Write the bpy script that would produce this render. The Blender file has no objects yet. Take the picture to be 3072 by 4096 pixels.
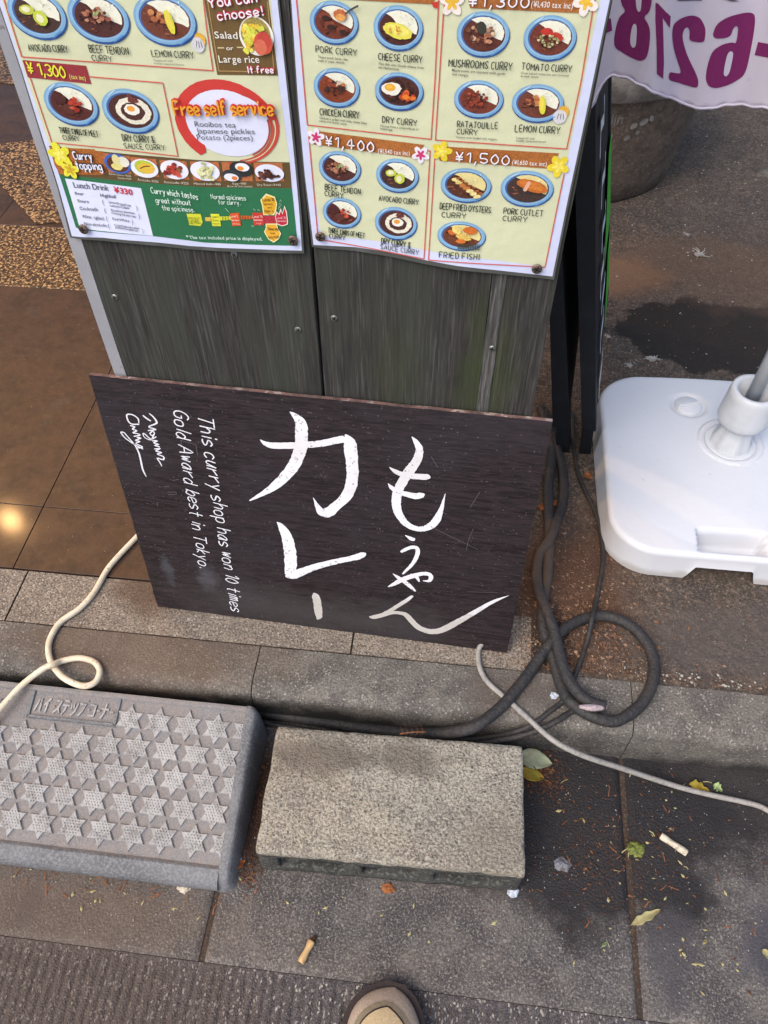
import bpy, bmesh, math, random
import numpy as np
from mathutils import Vector, Matrix, noise
from mathutils.geometry import tessellate_polygon
random.seed(7)
SC = bpy.context.scene
COL = SC.collection
PI = math.pi

# ------------------------------------------------------------------ camera
FPX = 3071.6
CAMLOC = Vector((0.23814, -0.26843, 1.27326))
RC = Matrix(((0.99337088, -0.08082758, 0.08173859),
             (0.11397302, 0.78518461, -0.60868324),
             (-0.01498149, 0.6139642, 0.78919169)))
cam_d = bpy.data.cameras.new('camera')
cam = bpy.data.objects.new('camera', cam_d)
COL.objects.link(cam)
cam.matrix_world = Matrix.Translation(CAMLOC) @ RC.to_4x4()
cam_d.sensor_fit = 'HORIZONTAL'
cam_d.sensor_width = 36.0
cam_d.lens = FPX / 3072 * 36.0
cam_d.clip_start = 0.02
cam_d.clip_end = 1000
SC.camera = cam

# ------------------------------------------------------------------ light
world = bpy.data.worlds.new('World'); SC.world = world
world.use_nodes = True
wn = world.node_tree.nodes; wn.clear()
wo = wn.new('ShaderNodeOutputWorld'); bg = wn.new('ShaderNodeBackground'); sk = wn.new('ShaderNodeTexSky')
sk.sky_type = 'NISHITA'; sk.sun_disc = False
SUN_EL, SUN_AZ = math.radians(52), math.radians(217)      # azimuth clockwise from +Y (light comes from behind-left of the camera)
sk.sun_elevation = SUN_EL; sk.sun_rotation = SUN_AZ
sk.air_density = 1.0; sk.dust_density = 4.0; sk.ozone_density = 1.0
bg.inputs['Strength'].default_value = 0.15
world.node_tree.links.new(sk.outputs[0], bg.inputs[0]); world.node_tree.links.new(bg.outputs[0], wo.inputs[0])
sun_d = bpy.data.lights.new('sun', 'SUN'); sun_d.energy = 0.65; sun_d.angle = math.radians(40); sun_d.color = (1.0, 0.98, 0.95)
sun = bpy.data.objects.new('sun', sun_d); COL.objects.link(sun)
sdir = Vector((math.sin(SUN_AZ) * math.cos(SUN_EL), math.cos(SUN_AZ) * math.cos(SUN_EL), math.sin(SUN_EL)))
sun.rotation_euler = sdir.to_track_quat('Z', 'Y').to_euler()
sun.location = (0, -2, 5)
def downlight(name, loc, power, r=0.05):
    l = bpy.data.lights.new(name, 'SPOT'); l.energy = power; l.color = (1.0, 0.56, 0.22); l.shadow_soft_size = r
    l.spot_size = math.radians(78); l.spot_blend = 0.8
    o = bpy.data.objects.new(name, l); COL.objects.link(o); o.location = loc
    d = Vector((-1.0, 1.15, 0.1)) - Vector(loc)
    o.rotation_euler = (-d).to_track_quat('Z', 'Y').to_euler()
LAMPS = ((-2.39, 2.27, 2.6), (-1.35, 2.55, 2.6))
downlight('shop_downlight', LAMPS[0], 80)
downlight('shop_downlight', LAMPS[1], 30)
SC.view_settings.view_transform = 'Standard'; SC.view_settings.look = 'None'
SC.view_settings.gamma = 1.0; SC.view_settings.use_curve_mapping = False
SC.view_settings.exposure = 0.72

# ------------------------------------------------------------------ pixel of the photograph -> point on a known plane
def ray(x, y): return RC @ Vector(((x - 1536) / FPX, -(y - 2048) / FPX, -1.0))
def U(x, y, z=0.0):
    d = ray(x, y); t = (z - CAMLOC.z) / d.z
    return CAMLOC + d * t
def PLn(x, y, p0, n):
    d = ray(x, y); p0 = Vector(p0); n = Vector(n)
    return CAMLOC + d * ((p0 - CAMLOC).dot(n) / d.dot(n))

# ------------------------------------------------------------------ materials
def srgb(h):
    if isinstance(h, str):
        c = [int(h[i:i + 2], 16) / 255 for i in (0, 2, 4)]
        return tuple(x / 12.92 if x <= 0.04045 else ((x + 0.055) / 1.055) ** 2.4 for x in c)
    return h
MATS = {}
def mat(name, col, rough=0.8, layers=(), bumps=(), spec=0.3, metal=0.0, attr=False, coat=0.0, rlayers=(), sss=0.0, trans=0.0):
    m = bpy.data.materials.new(name); m.use_nodes = True
    nt = m.node_tree; N = nt.nodes; L = nt.links
    b = N['Principled BSDF']
    geo = N.new('ShaderNodeNewGeometry')
    def maprange(sock, lo, hi, a=0.0, c=1.0):
        r = N.new('ShaderNodeMapRange'); r.clamp = True
        r.inputs['From Min'].default_value = lo; r.inputs['From Max'].default_value = hi
        r.inputs['To Min'].default_value = a; r.inputs['To Max'].default_value = c
        L.new(sock, r.inputs['Value']); return r.outputs['Result']
    def tex(kind, scale, vs=(1, 1, 1), det=4):
        mp = N.new('ShaderNodeMapping'); mp.inputs['Scale'].default_value = vs
        L.new(geo.outputs['Position'], mp.inputs['Vector'])
        v = mp.outputs[0]
        if kind == 'n':
            t = N.new('ShaderNodeTexNoise'); t.inputs['Scale'].default_value = scale; t.inputs['Detail'].default_value = det
            t.inputs['Roughness'].default_value = 0.6
            L.new(v, t.inputs['Vector']); return t.outputs['Fac']
        if kind == 'v':
            t = N.new('ShaderNodeTexVoronoi'); t.inputs['Scale'].default_value = scale
            L.new(v, t.inputs['Vector']); return t.outputs['Distance']
        if kind == 'e':
            t = N.new('ShaderNodeTexVoronoi'); t.feature = 'DISTANCE_TO_EDGE'; t.inputs['Scale'].default_value = scale
            L.new(v, t.inputs['Vector']); return t.outputs['Distance']
        if kind == 'c':
            t = N.new('ShaderNodeTexVoronoi'); t.inputs['Scale'].default_value = scale
            L.new(v, t.inputs['Vector'])
            s = N.new('ShaderNodeSeparateColor'); L.new(t.outputs['Color'], s.inputs[0]); return s.outputs[0]
        if kind == 'w':
            t = N.new('ShaderNodeTexWave'); t.inputs['Scale'].default_value = scale; t.inputs['Distortion'].default_value = 4
            t.inputs['Detail'].default_value = 3; t.inputs['Detail Scale'].default_value = 1.2
            L.new(v, t.inputs['Vector']); return t.outputs['Fac']
    def blob(c, r, amp=0.5, ns=14):
        s = N.new('ShaderNodeVectorMath'); s.operation = 'SUBTRACT'; L.new(geo.outputs['Position'], s.inputs[0]); s.inputs[1].default_value = c
        d = N.new('ShaderNodeVectorMath'); d.operation = 'DIVIDE'; L.new(s.outputs[0], d.inputs[0]); d.inputs[1].default_value = r
        l = N.new('ShaderNodeVectorMath'); l.operation = 'LENGTH'; L.new(d.outputs[0], l.inputs[0])
        n = tex('n', ns)
        a = N.new('ShaderNodeMath'); a.operation = 'MULTIPLY_ADD'; L.new(n, a.inputs[0]); a.inputs[1].default_value = amp * 2; a.inputs[2].default_value = -amp
        q = N.new('ShaderNodeMath'); q.operation = 'ADD'; L.new(l.outputs['Value'], q.inputs[0]); L.new(a.outputs[0], q.inputs[1])
        return q.outputs[0]
    def mask(ly):
        if ly[0] == 'blob':
            # ('blob', centre, radii, amp, soft, colour, fac, noisescale)
            return maprange(blob(ly[1], ly[2], ly[3], ly[7] if len(ly) > 7 else 14), 1.0, 1.0 - ly[4], 0, ly[6]), ly[5]
        kind, scale, lo, hi, c, fac = ly[:6]
        return maprange(tex(kind, scale, ly[6] if len(ly) > 6 else (1, 1, 1)), lo, hi, 0, fac), c
    if attr:
        at = N.new('ShaderNodeAttribute'); at.attribute_name = 'Col'
        cur = at.outputs['Color']
        n1 = tex('n', 520, det=3); mm = maprange(n1, 0.35, 0.65, -1, 1)
        k = N.new('ShaderNodeMath'); k.operation = 'MULTIPLY'; L.new(mm, k.inputs[0]); L.new(at.outputs['Alpha'], k.inputs[1])
        k2 = N.new('ShaderNodeMath'); k2.operation = 'ADD'; L.new(k.outputs[0], k2.inputs[0]); k2.inputs[1].default_value = 1.0
        vm = N.new('ShaderNodeVectorMath'); vm.operation = 'SCALE'; L.new(cur, vm.inputs[0]); L.new(k2.outputs[0], vm.inputs['Scale'])
        cur = vm.outputs[0]
    else:
        rgb = N.new('ShaderNodeRGB'); rgb.outputs[0].default_value = (*srgb(col), 1); cur = rgb.outputs[0]
    for ly in layers:
        f, c = mask(ly)
        mx = N.new('ShaderNodeMix'); mx.data_type = 'RGBA'
        L.new(f, mx.inputs['Factor']); L.new(cur, mx.inputs['A']); mx.inputs['B'].default_value = (*srgb(c), 1)
        cur = mx.outputs['Result']
    L.new(cur, b.inputs['Base Color'])
    b.inputs['Roughness'].default_value = rough
    if rlayers:
        rv = N.new('ShaderNodeValue'); rv.outputs[0].default_value = rough; rc = rv.outputs[0]
        for ly in rlayers:
            f, c = mask(ly)
            mx = N.new('ShaderNodeMix'); mx.data_type = 'FLOAT'
            L.new(f, mx.inputs['Factor']); L.new(rc, mx.inputs['A']); mx.inputs['B'].default_value = c
            rc = mx.outputs['Result']
        L.new(rc, b.inputs['Roughness'])
    b.inputs['Specular IOR Level'].default_value = spec
    b.inputs['Metallic'].default_value = metal
    b.inputs['Coat Weight'].default_value = coat; b.inputs['Coat Roughness'].default_value = 0.10
    if sss: b.inputs['Subsurface Weight'].default_value = sss; b.inputs['Subsurface Radius'].default_value = (.01, .01, .01)
    if trans: b.inputs['Transmission Weight'].default_value = trans
    prev = None
    for bp in bumps:
        kind, scale, dist = bp[:3]
        bn = N.new('ShaderNodeBump'); bn.inputs['Distance'].default_value = dist; bn.inputs['Strength'].default_value = bp[4] if len(bp) > 4 else 1.0
        L.new(tex(kind, scale, bp[3] if len(bp) > 3 and bp[3] else (1, 1, 1)), bn.inputs['Height'])
        if prev: L.new(prev, bn.inputs['Normal'])
        prev = bn.outputs[0]
    if prev: L.new(prev, b.inputs['Normal'])
    MATS[name] = m
    return m

ROAD = mat('road_asphalt', '4a4648', 0.8, [('n', 6, .4, .65, '5a5250', .5), ('n', 60, .4, .62, '383537', .7), ('c', 520, .72, .9, '6f6965', .6, (1, .6, 1)),
    ('c', 430, .93, .95, 'a39d96', .8, (1, .6, 1)), ('c', 460, .975, .985, 'b8b1a4', .9, (1, .7, 1)), ('n', 700, .52, .6, '8a8480', .4), ('blob', (-.3, -.4, 0), (.45, .6, 1), .4, .5, '584b42', .6)],
    [('n', 420, .0016), ('v', 330, .0014)])
GUTTER = mat('gutter_concrete', '625f5c', 0.82, [('n', 4, .35, .68, '726a64', .8), ('n', 13, .42, .6, '413e40', .9), ('n', 45, .4, .64, '504b4a', .7), ('n', 300, .5, .68, '8a8378', .4),
    ('c', 360, .95, .97, '9a9288', .6), ('n', 330, .52, .6, '8d867d', .7), ('n', 240, .5, .58, '3a3636', .5), ('blob', (.5, .12, 0), (.27, .17, 1), .6, .3, '252223', .93, 10), ('blob', (.72, .2, 0), (.3, .09, 1), .5, .4, '282526', .85, 9),
    ('blob', (-.34, -.09, 0), (.022, .035, 1), .3, .3, '4b484b', .9), ('blob', (-.3, -.08, 0), (.3, .12, 1), .5, .6, '655649', .6), ('blob', (-.02, .09, 0), (.03, .13, 1), .3, .4, '33241d', .9),
    ('blob', (.78, -.03, 0), (.1, .1, 1), .9, .5, '45434a', .8, 8), ('blob', (.61, -.05, 0), (.05, .07, 1), .8, .4, '484548', .7, 10)],
    [('n', 260, .0025), ('n', 60, .0015)], rlayers=[('blob', (.5, .13, 0), (.26, .16, 1), .5, .35, .5, .8, 9)])
JOINT = mat('joint_mortar', '4c3f35', 0.95, [('n', 120, .4, .6, '3a332f', .8), ('n', 300, .55, .7, '85735f', .6)], [('n', 250, .002)])
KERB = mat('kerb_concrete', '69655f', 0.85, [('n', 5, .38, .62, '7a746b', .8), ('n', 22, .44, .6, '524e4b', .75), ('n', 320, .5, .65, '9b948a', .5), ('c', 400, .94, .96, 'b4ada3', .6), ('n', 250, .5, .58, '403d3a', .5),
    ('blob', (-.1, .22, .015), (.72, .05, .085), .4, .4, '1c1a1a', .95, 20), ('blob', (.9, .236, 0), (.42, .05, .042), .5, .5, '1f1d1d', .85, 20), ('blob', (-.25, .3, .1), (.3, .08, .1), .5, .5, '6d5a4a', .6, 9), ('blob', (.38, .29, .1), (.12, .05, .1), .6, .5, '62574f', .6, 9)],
    [('n', 260, .003), ('n', 40, .0015)])
BORDER = mat('border_stone', '877a6b', 0.85, [('n', 9, .35, .65, '96897a', .7), ('n', 30, .42, .66, '6c6258', .7), ('n', 330, .5, .63, 'b3a799', .6), ('c', 400, .92, .94, 'c4baac', .6), ('n', 250, .5, .57, '4c453e', .7),
    ('blob', (-.27, .42, .1), (.1, .07, .1), .5, .5, '5a4636', .8, 20)], [('n', 260, .003), ('n', 60, .0015)])
TILE = mat('brown_tile', '412c20', 0.45, [('n', 3, .38, .62, '4d3527', .8), ('n', 18, .42, .6, '2f2018', .8), ('n', 60, .45, .65, '4d382b', .6), ('n', 260, .5, .62, '2a1f18', .4), ('c', 500, .95, .97, '3a2a20', .6), ('n', 9, .6, .75, '54483e', .5)],
    [('n', 500, .0003), ('n', 25, .0012)], spec=.45, coat=.06, rlayers=[('n', 20, .4, .65, .55, .8)])
GRANITE = mat('speckled_granite', '5e4328', 0.45, [('n', 100, .46, .53, '20150f', .95), ('n', 130, .54, .57, 'c09c6c', .9)], [('n', 130, .001)], spec=.5)
PAVE = mat('pavement_asphalt', '645b52', 0.92, [('n', 3, .38, .64, '645448', .75), ('n', 9, .42, .6, '4a4441', .8), ('n', 40, .44, .6, '463e38', .7), ('c', 380, .75, .9, '827465', .5), ('c', 420, .98, .985, 'a89d8e', .6), ('n', 260, .5, .59, '38322e', .65), ('n', 110, .52, .64, '433b35', .55), ('n', 150, .54, .64, '937f6b', .45),
    ('blob', (.84, 1.235, .1), (.25, .135, 1), .45, .06, '2a2624', .93, 13), ('blob', (.9, 1.5, .1), (.35, .2, 1), .7, .5, '6b5646', .5, 8), ('blob', (1.15, 2.0, .1), (.09, .05, 1), .6, .3, '837f72', .8, 20),
    ('blob', (.62, 1.45, .1), (.15, .1, 1), .6, .5, '83644b', .7, 12), ('blob', (.47, .5, .1), (.13, .2, 1), .5, .5, '5a4030', .75, 12), ('blob', (.8, .42, .1), (.35, .1, 1), .5, .5, '544f4c', .6, 10), ('blob', (.43, .39, .1), (.045, .09, 1), .5, .4, '322c28', .8, 20)],
    [('n', 260, .003), ('n', 90, .003), ('n', 30, .002)])
BLOCK = mat('rough_concrete_block', 'b0a896', 0.92, [('n', 7, .42, .6, '91897b', .75), ('n', 28, .46, .6, '8e867a', .7), ('n', 240, .48, .58, 'c0b9ab', .7), ('n', 250, .5, .56, '655f54', .65), ('c', 360, .96, .98, '3b3934', .7), ('c', 380, .92, .95, 'cfc4b0', .5),
    ('blob', (.07, .15, .1), (.1, .035, .05), .8, .5, '665d54', .7, 25), ('blob', (.21, .16, .1), (.08, .03, .05), .8, .5, '6b6358', .7, 25), ('n', 5, .5, .75, '857a6a', .5)],
    [('n', 260, .005), ('n', 90, .005)])
BLOCKSIDE = mat('dark_block_side', '4a4947', 0.95, [('n', 30, .4, .6, '363634', .8), ('n', 200, .5, .62, '777a70', .6)], [('n', 200, .004)])  # darker tone for the block's sides and hollows, below the paler top
RAMP = mat('grey_plastic_ramp', '747374', 0.62, [('n', 9, .35, .65, '6c6763', .7), ('n', 400, .45, .6, '9d9690', .45), ('n', 60, .45, .6, '877d77', .5)], [('n', 520, .0006)], spec=.4)
RAMPFLOOR = mat('ramp_floor_dark', '48433f', 0.85, [('n', 40, .42, .62, '383431', .8), ('n', 260, .5, .6, '625c57', .6), ('n', 8, .5, .7, '3d3a38', .6)], [('n', 420, .0009)])  # recess between the raised stars, toned darker than the stars
RAMPEDGE = mat('ramp_edge_worn', '6b6c6e', 0.6, [('n', 12, .4, .6, '525355', .8), ('n', 260, .45, .6, '8d8e90', .5), ('n', 60, .55, .7, '5f5f60', .5)], [('n', 400, .0008)], spec=.4)
STAR = mat('ramp_star', 'a5a4a2', 0.7, [('n', 12, .38, .6, '8c8a88', .85), ('n', 60, .5, .6, '74716e', .7), ('n', 260, .45, .6, 'adacaa', .5)], [('e', 190, .0008), ('n', 400, .0005)], spec=.4)
SIGN = mat('dark_woodgrain_board', '262022', 0.5, [('n', 14, .46, .56, '171113', .85, (.5, 1, 11)), ('n', 45, .45, .6, '382c31', .6, (1, 1, 6)), ('n', 5, .5, .7, '322f35', .5), ('n', 500, .6, .7, '4a4448', .25),
    ('c', 600, .99, .995, '6f696c', .5), ('blob', (-.15, .405, .19), (.025, .03, .04), .7, .6, '55555a', .6, 60), ('blob', (-.22, .405, .2), (.014, .03, .045), .7, .6, '505257', .55, 60), ('blob', (.05, .41, .14), (.3, .1, .07), .6, .7, '454343', .6, 12)],
    [('n', 90, .0006, (.3, 1, 8)), ('n', 400, .0003)], spec=.35)
SIGNEDGE = mat('board_raw_edge', '7d5f59', 0.8, [('n', 120, .5, .6, 'c7bab0', .8), ('n', 60, .45, .6, '4a3732', .8)], [('n', 200, .001)])
PAINT = mat('white_brush_paint', 'e4e4ea', 0.55, [('n', 9, .45, .7, 'cfcbc6', .8), ('c', 420, .97, .98, '5a4f48', .6), ('n', 90, .62, .7, '9a9088', .6), ('blob', (.1, .4, .14), (.5, .1, .09), .4, .5, 'b3aca2', .8, 40)], [])
PAINT2 = mat('white_thin_paint', 'e0e0e6', 0.55, [('n', 300, .62, .68, 'a39d98', .5)], [])
SCRATCH = mat('grey_scratch', '5f595c', 0.8)
WOOD = mat('weathered_wood', '3b3937', 0.85, [('n', 300, .42, .58, '252423', .8, (1, 1, .008)), ('n', 420, .5, .64, '5d5b59', .55, (1, 1, .009)), ('n', 60, .42, .6, '2e2c2a', .6, (1, 1, .008)), ('n', 30, .42, .62, '3d413a', .6, (1, 1, .12)), ('n', 9, .55, .75, '3f4237', .4),
    ('blob', (.27, .45, .63), (.045, .1, .14), .6, .8, '38421f', .6, 20), ('blob', (.16, .45, .62), (.05, .1, .14), .7, .9, '3a3f2e', .5, 18)],
    [('n', 250, .0014, (1, 1, .008)), ('n', 420, .0006, (1, 1, .03))], spec=.25)
WOODPALE = mat('pale_weathered_plank', '4c4b49', 0.85, [('n', 260, .4, .6, '2f2e2d', .8, (1, 1, .01)), ('n', 400, .5, .62, '757471', .6, (1, 1, .01))], [('n', 160, .0014, (1, 1, .035))])
WOODEDGE = mat('grey_wood_edge', '6f6e68', 0.9, [('n', 90, .4, .6, '4b4a45', .8, (1, 1, .1)), ('n', 30, .62, .7, 'b98f68', .7)], [('n', 200, .001)])
STEEL = mat('grey_painted_edge', '9a9ba0', 0.55, [('n', 14, .35, .65, '8b8c91', .7), ('n', 60, .64, .7, '65584f', .8), ('n', 350, .64, .7, '6b5f58', .5)], [('n', 200, .0003)], spec=.4)
PAPER = mat('poster_paper', 'c9cfe8', 0.5, [('n', 6, .4, .7, 'c0c8e4', .5)], [('n', 7, .006)], spec=.45, coat=.12)
INK = mat('poster_ink', 'ffffff', 0.45, attr=True, bumps=[('n', 7, .006)], spec=.4, coat=.12)
LAM = mat('clear_laminate', '4d4f4c', 0.3, [('n', 40, .5, .7, '6a6c6a', .5)], spec=.5)
SCREW = mat('rusty_screw', '77655a', 0.5, [('n', 400, .45, .6, '3f332c', .8)], metal=.6, spec=.5)
SCREWZ = mat('zinc_screw', '8a8a86', 0.45, [('n', 400, .45, .6, '4b4b48', .8)], metal=.7)
BLACKF = mat('black_frame', '14161b', 0.6, [('n', 30, .5, .7, '20232a', .6), ('n', 300, .68, .72, '60646a', .4)], [('n', 200, .0004)], spec=.3)
BOARDG = mat('green_graphic', '3fae2e', 0.5)
BOARDW = mat('white_graphic', 'd9dcde', 0.5)
POTM = mat('weathered_pot', '5f5248', 0.9, [('n', 8, .38, .64, '6e6054', .8), ('n', 40, .45, .62, '4c423b', .7), ('n', 120, .55, .65, '8a7c6e', .5)], [('n', 60, .003), ('n', 300, .0015)])
POTRIM = mat('pot_rim', '8c8680', 0.9, [('n', 20, .4, .62, '5a544f', .8)], [('n', 100, .002)])
SOIL = mat('potting_soil', '2e2119', 0.98, [], [('n', 120, .01)])
CLOTH = mat('banner_cloth', 'c9c2cf', 0.85, [('n', 5, .4, .65, 'bdb6c4', .5), ('n', 60, .66, .72, '9d98a4', .3)], [('n', 900, .0003)], spec=.15)
PURPLE = mat('banner_purple', '772a5e', 0.85, [('n', 300, .45, .6, '6c2455', .4)], [('n', 900, .0003)], spec=.15)
PINK = mat('banner_pink', 'b66fae', 0.85)
INKGREY = mat('banner_dark_ink', '55525c', 0.85)
WPL = mat('white_plastic', 'd2d4d8', 0.42, [('n', 300, .70, .74, '85858a', .5), ('n', 5, .5, .75, 'c8cace', .5), ('n', 60, .68, .74, 'b3b0aa', .4), ('blob', (.75, .56, .1), (.4, .06, .02), .5, .5, 'a39c92', .6, 30)], [('n', 14, .0015)], spec=.5)
GPL = mat('grey_white_plastic', 'c6c9cd', 0.35, [('n', 30, .5, .7, 'b4b7bb', .5), ('n', 60, .68, .74, '9c7448', .5)], spec=.5)
POLE = mat('pole_plastic', 'b9bcbf', 0.3, spec=.5)
CREAM = mat('cream_cable', 'e0d3ba', 0.5, [('n', 40, .45, .65, 'cdbb9d', .7), ('n', 120, .6, .66, '7b6548', .55, (1, 1, 1)), ('n', 350, .62, .7, '8b7656', .4)], [('n', 300, .0003)], spec=.45)
GREYC = mat('grey_cable', '9b968f', 0.65, [('n', 200, .45, .6, '7c7770', .6), ('n', 30, .5, .7, 'aaa59e', .5)], [('n', 400, .0004)])
RUB = mat('black_rubber_cable', '292829', 0.6, [('n', 25, .42, .62, '423932', .4), ('n', 300, .5, .65, '3f3c3b', .5), ('blob', (.42, .55, .11), (.06, .12, .1), .5, .6, '5f4f42', .6, 20), ('n', 500, .66, .7, '7f7a74', .4)], [('n', 160, .002), ('n', 40, .003)], spec=.45)
COPPER = mat('exposed_wires', 'b9a0a4', 0.6, [('n', 500, .45, .55, '6c7472', .8)])
SOLE = mat('shoe_sole', '352c2b', 0.75, [('n', 300, .5, .65, '443a38', .6)], [('n', 300, .0006)])
SUEDE = mat('beige_suede', 'b09e8c', 0.95, [('n', 12, .4, .65, '9f8d7b', .7), ('n', 300, .45, .62, 'c2b2a1', .5)], [('n', 500, .0007)], spec=.1)
SUEDE2 = mat('tan_suede_vamp', 'c0aa86', 0.95, [('n', 12, .4, .65, 'ad9772', .7), ('n', 300, .45, .62, 'ccb892', .5)], [('n', 500, .0007)], spec=.1)
SUEDE3 = mat('olive_piping', '8b7f6a', 0.95, [('n', 200, .45, .62, '756a57', .5)], [('n', 500, .0007)], spec=.1)
SOCK = mat('dark_sock', '24242a', .95)
LEAFG = mat('pale_green_leaf', 'a3a88c', 0.6, [('n', 60, .45, .62, '8b9276', .7), ('c', 130, .94, .96, '2e2c22', .9), ('n', 25, .5, .65, '9a8a6a', .6)], [('n', 200, .001)])
LEAFY = mat('yellow_leaf', '8f7f2a', 0.6, [('n', 60, .45, .62, 'a3742a', .7), ('n', 160, .55, .7, '5d4f1c', .6)], [('n', 200, .001)])
LEAFP = mat('pale_dry_leaf', 'b1a878', 0.7, [('n', 90, .45, .62, '94865c', .7)], [('n', 200, .001)])
GREEN = mat('crushed_green', '767d3c', 0.7, [('n', 160, .45, .6, '4c5424', .8)], [('n', 200, .002)])
LIME = mat('lime_bit', '9fb07a', 0.7, [('n', 200, .45, .6, '6f8a4c', .8)])
BUTT = mat('butt_paper', 'cfc4ae', 0.85, [('n', 150, .5, .62, '8f8470', .7), ('n', 320, .55, .65, '5f5648', .5)], [('n', 200, .001)])
BUTTB = mat('tan_filter', 'c9a878', 0.85, [('n', 150, .5, .62, 'a98556', .7)], [('n', 200, .001)])
BURNT = mat('burnt_tobacco', '4a2f20', 0.95, [], [('n', 300, .002)])
GUM = mat('white_gum', 'c6cdd6', 0.6, [('n', 200, .45, .6, '8e959e', .7)], [('n', 200, .002)])
FILM = mat('grey_film', '77797f', 0.35, [('n', 120, .45, .6, '5a4a45', .7)], [('n', 150, .004)], spec=.6)
ORANGE = mat('orange_bit', '9a6238', 0.8, [('n', 300, .45, .6, '7f4528', .7)])
TWIGM = mat('dry_needle', '8c5a38', 0.85)
WHITEBIT = mat('white_chip', 'b0aca4', 0.8, [('n', 300, .5, .62, '9a968e', .6)], [('n', 300, .001)])
PEBB = mat('brown_grit', '7a5c48', 0.95, [('c', 160, .5, .6, '4c3a30', .8), ('c', 190, .85, .9, 'b39a82', .7)])
ORGRIT = mat('rust_needles', '5f4230', 0.9, [('c', 160, .5, .6, '4c2f20', .8), ('c', 190, .85, .9, '8a5f3c', .8)])

# ------------------------------------------------------------------ mesh helpers
def tag(o, label=None, cat=None, group=None, kind=None):
    if label: o['label'] = label
    if cat: o['category'] = cat
    if group: o['group'] = group
    if kind: o['kind'] = kind
    return o
def empty(name, loc, label=None, cat=None, group=None, kind=None):
    o = bpy.data.objects.new(name, None); COL.objects.link(o); o.location = loc; o.empty_display_size = .05
    return tag(o, label, cat, group, kind)
def wloc(o):
    v = Vector((0, 0, 0))
    while o: v += o.location; o = o.parent
    return v
def obj(name, verts, faces, m, parent=None, base=None, smooth=False, mats=None, fmat=None):
    me = bpy.data.meshes.new(name)
    off = Vector((0, 0, 0))
    if base is None:
        a = np.array([tuple(v) for v in verts]); c = (a.min(0) + a.max(0)) / 2; c[2] = a[:, 2].min(); base = Vector(c)
    base = Vector(base)
    me.from_pydata([tuple(Vector(v) - base) for v in verts], [], faces)
    me.update()
    for mm in (mats or [m]): me.materials.append(mm)
    if fmat: me.polygons.foreach_set('material_index', fmat)
    if smooth: me.polygons.foreach_set('use_smooth', [True] * len(me.polygons))
    o = bpy.data.objects.new(name, me); COL.objects.link(o)
    o.location = base - (wloc(parent) if parent else Vector((0, 0, 0)))
    o.parent = parent
    return o
def bmobj(name, bm, m, parent=None, base=None, smooth=False, mats=None):
    bm.normal_update()
    vs = [v.co.copy() for v in bm.verts]; bm.verts.index_update()
    fs = [[v.index for v in f.verts] for f in bm.faces]; fm = [f.material_index for f in bm.faces]
    o = obj(name, vs, fs, m, parent, base, smooth, mats, fm); bm.free(); return o
def box_bm(bm, x0, x1, y0, y1, z0, z1, bev=0.0, seg=2):
    b2 = bmesh.new(); bmesh.ops.create_cube(b2, size=1)
    for v in b2.verts: v.co = Vector(((x0 + x1) / 2 + v.co.x * (x1 - x0), (y0 + y1) / 2 + v.co.y * (y1 - y0), (z0 + z1) / 2 + v.co.z * (z1 - z0)))
    if bev: bmesh.ops.bevel(b2, geom=b2.edges[:], offset=bev, segments=seg, affect='EDGES', profile=.5)
    me = bpy.data.meshes.new('t'); b2.to_mesh(me); b2.free(); bm.from_mesh(me); bpy.data.meshes.remove(me)
def box(name, x0, x1, y0, y1, z0, z1, m, parent=None, bev=0.0, base=None, seg=2):
    bm = bmesh.new(); box_bm(bm, x0, x1, y0, y1, z0, z1, bev, seg); return bmobj(name, bm, m, parent, base, smooth=False)
def fbm(x, y, z=0, s=1.0): return noise.fractal(Vector((x * s, y * s, z * s)), 1.0, 2.0, 4)
def spline(pts, per=8):
    pts = [Vector(p) for p in pts]; out = []
    P = [pts[0] * 2 - pts[1]] + pts + [pts[-1] * 2 - pts[-2]]
    for i in range(1, len(P) - 2):
        p0, p1, p2, p3 = P[i - 1:i + 3]
        for k in range(per):
            t = k / per
            out.append(0.5 * ((2 * p1) + (p2 - p0) * t + (2 * p0 - 5 * p1 + 4 * p2 - p3) * t * t + (3 * p1 - p0 - 3 * p2 + p3) * t ** 3))
    out.append(pts[-1]); return out
def tube(name, path, r, m, parent=None, seg=12, per=8, cap=True, rj=0.0):
    P = spline(path, per); n = len(P); verts = []; faces = []
    up = Vector((0, 0, 1))
    for i, p in enumerate(P):
        t = (P[min(i + 1, n - 1)] - P[max(i - 1, 0)]).normalized()
        a = up.cross(t); a = a.normalized() if a.length > 1e-4 else Vector((1, 0, 0)); b = t.cross(a)
        rr = (r(i / (n - 1)) if callable(r) else r) * (1 + rj * noise.noise(p * 90))
        for k in range(seg):
            an = 2 * PI * k / seg; verts.append(p + (a * math.cos(an) + b * math.sin(an)) * rr)
    for i in range(n - 1):
        for k in range(seg):
            k2 = (k + 1) % seg; faces.append((i * seg + k, i * seg + k2, (i + 1) * seg + k2, (i + 1) * seg + k))
    if cap: faces.append(tuple(range(seg))[::-1]); faces.append(tuple(range((n - 1) * seg, n * seg)))
    return obj(name, verts, faces, m, parent, smooth=True)
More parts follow.
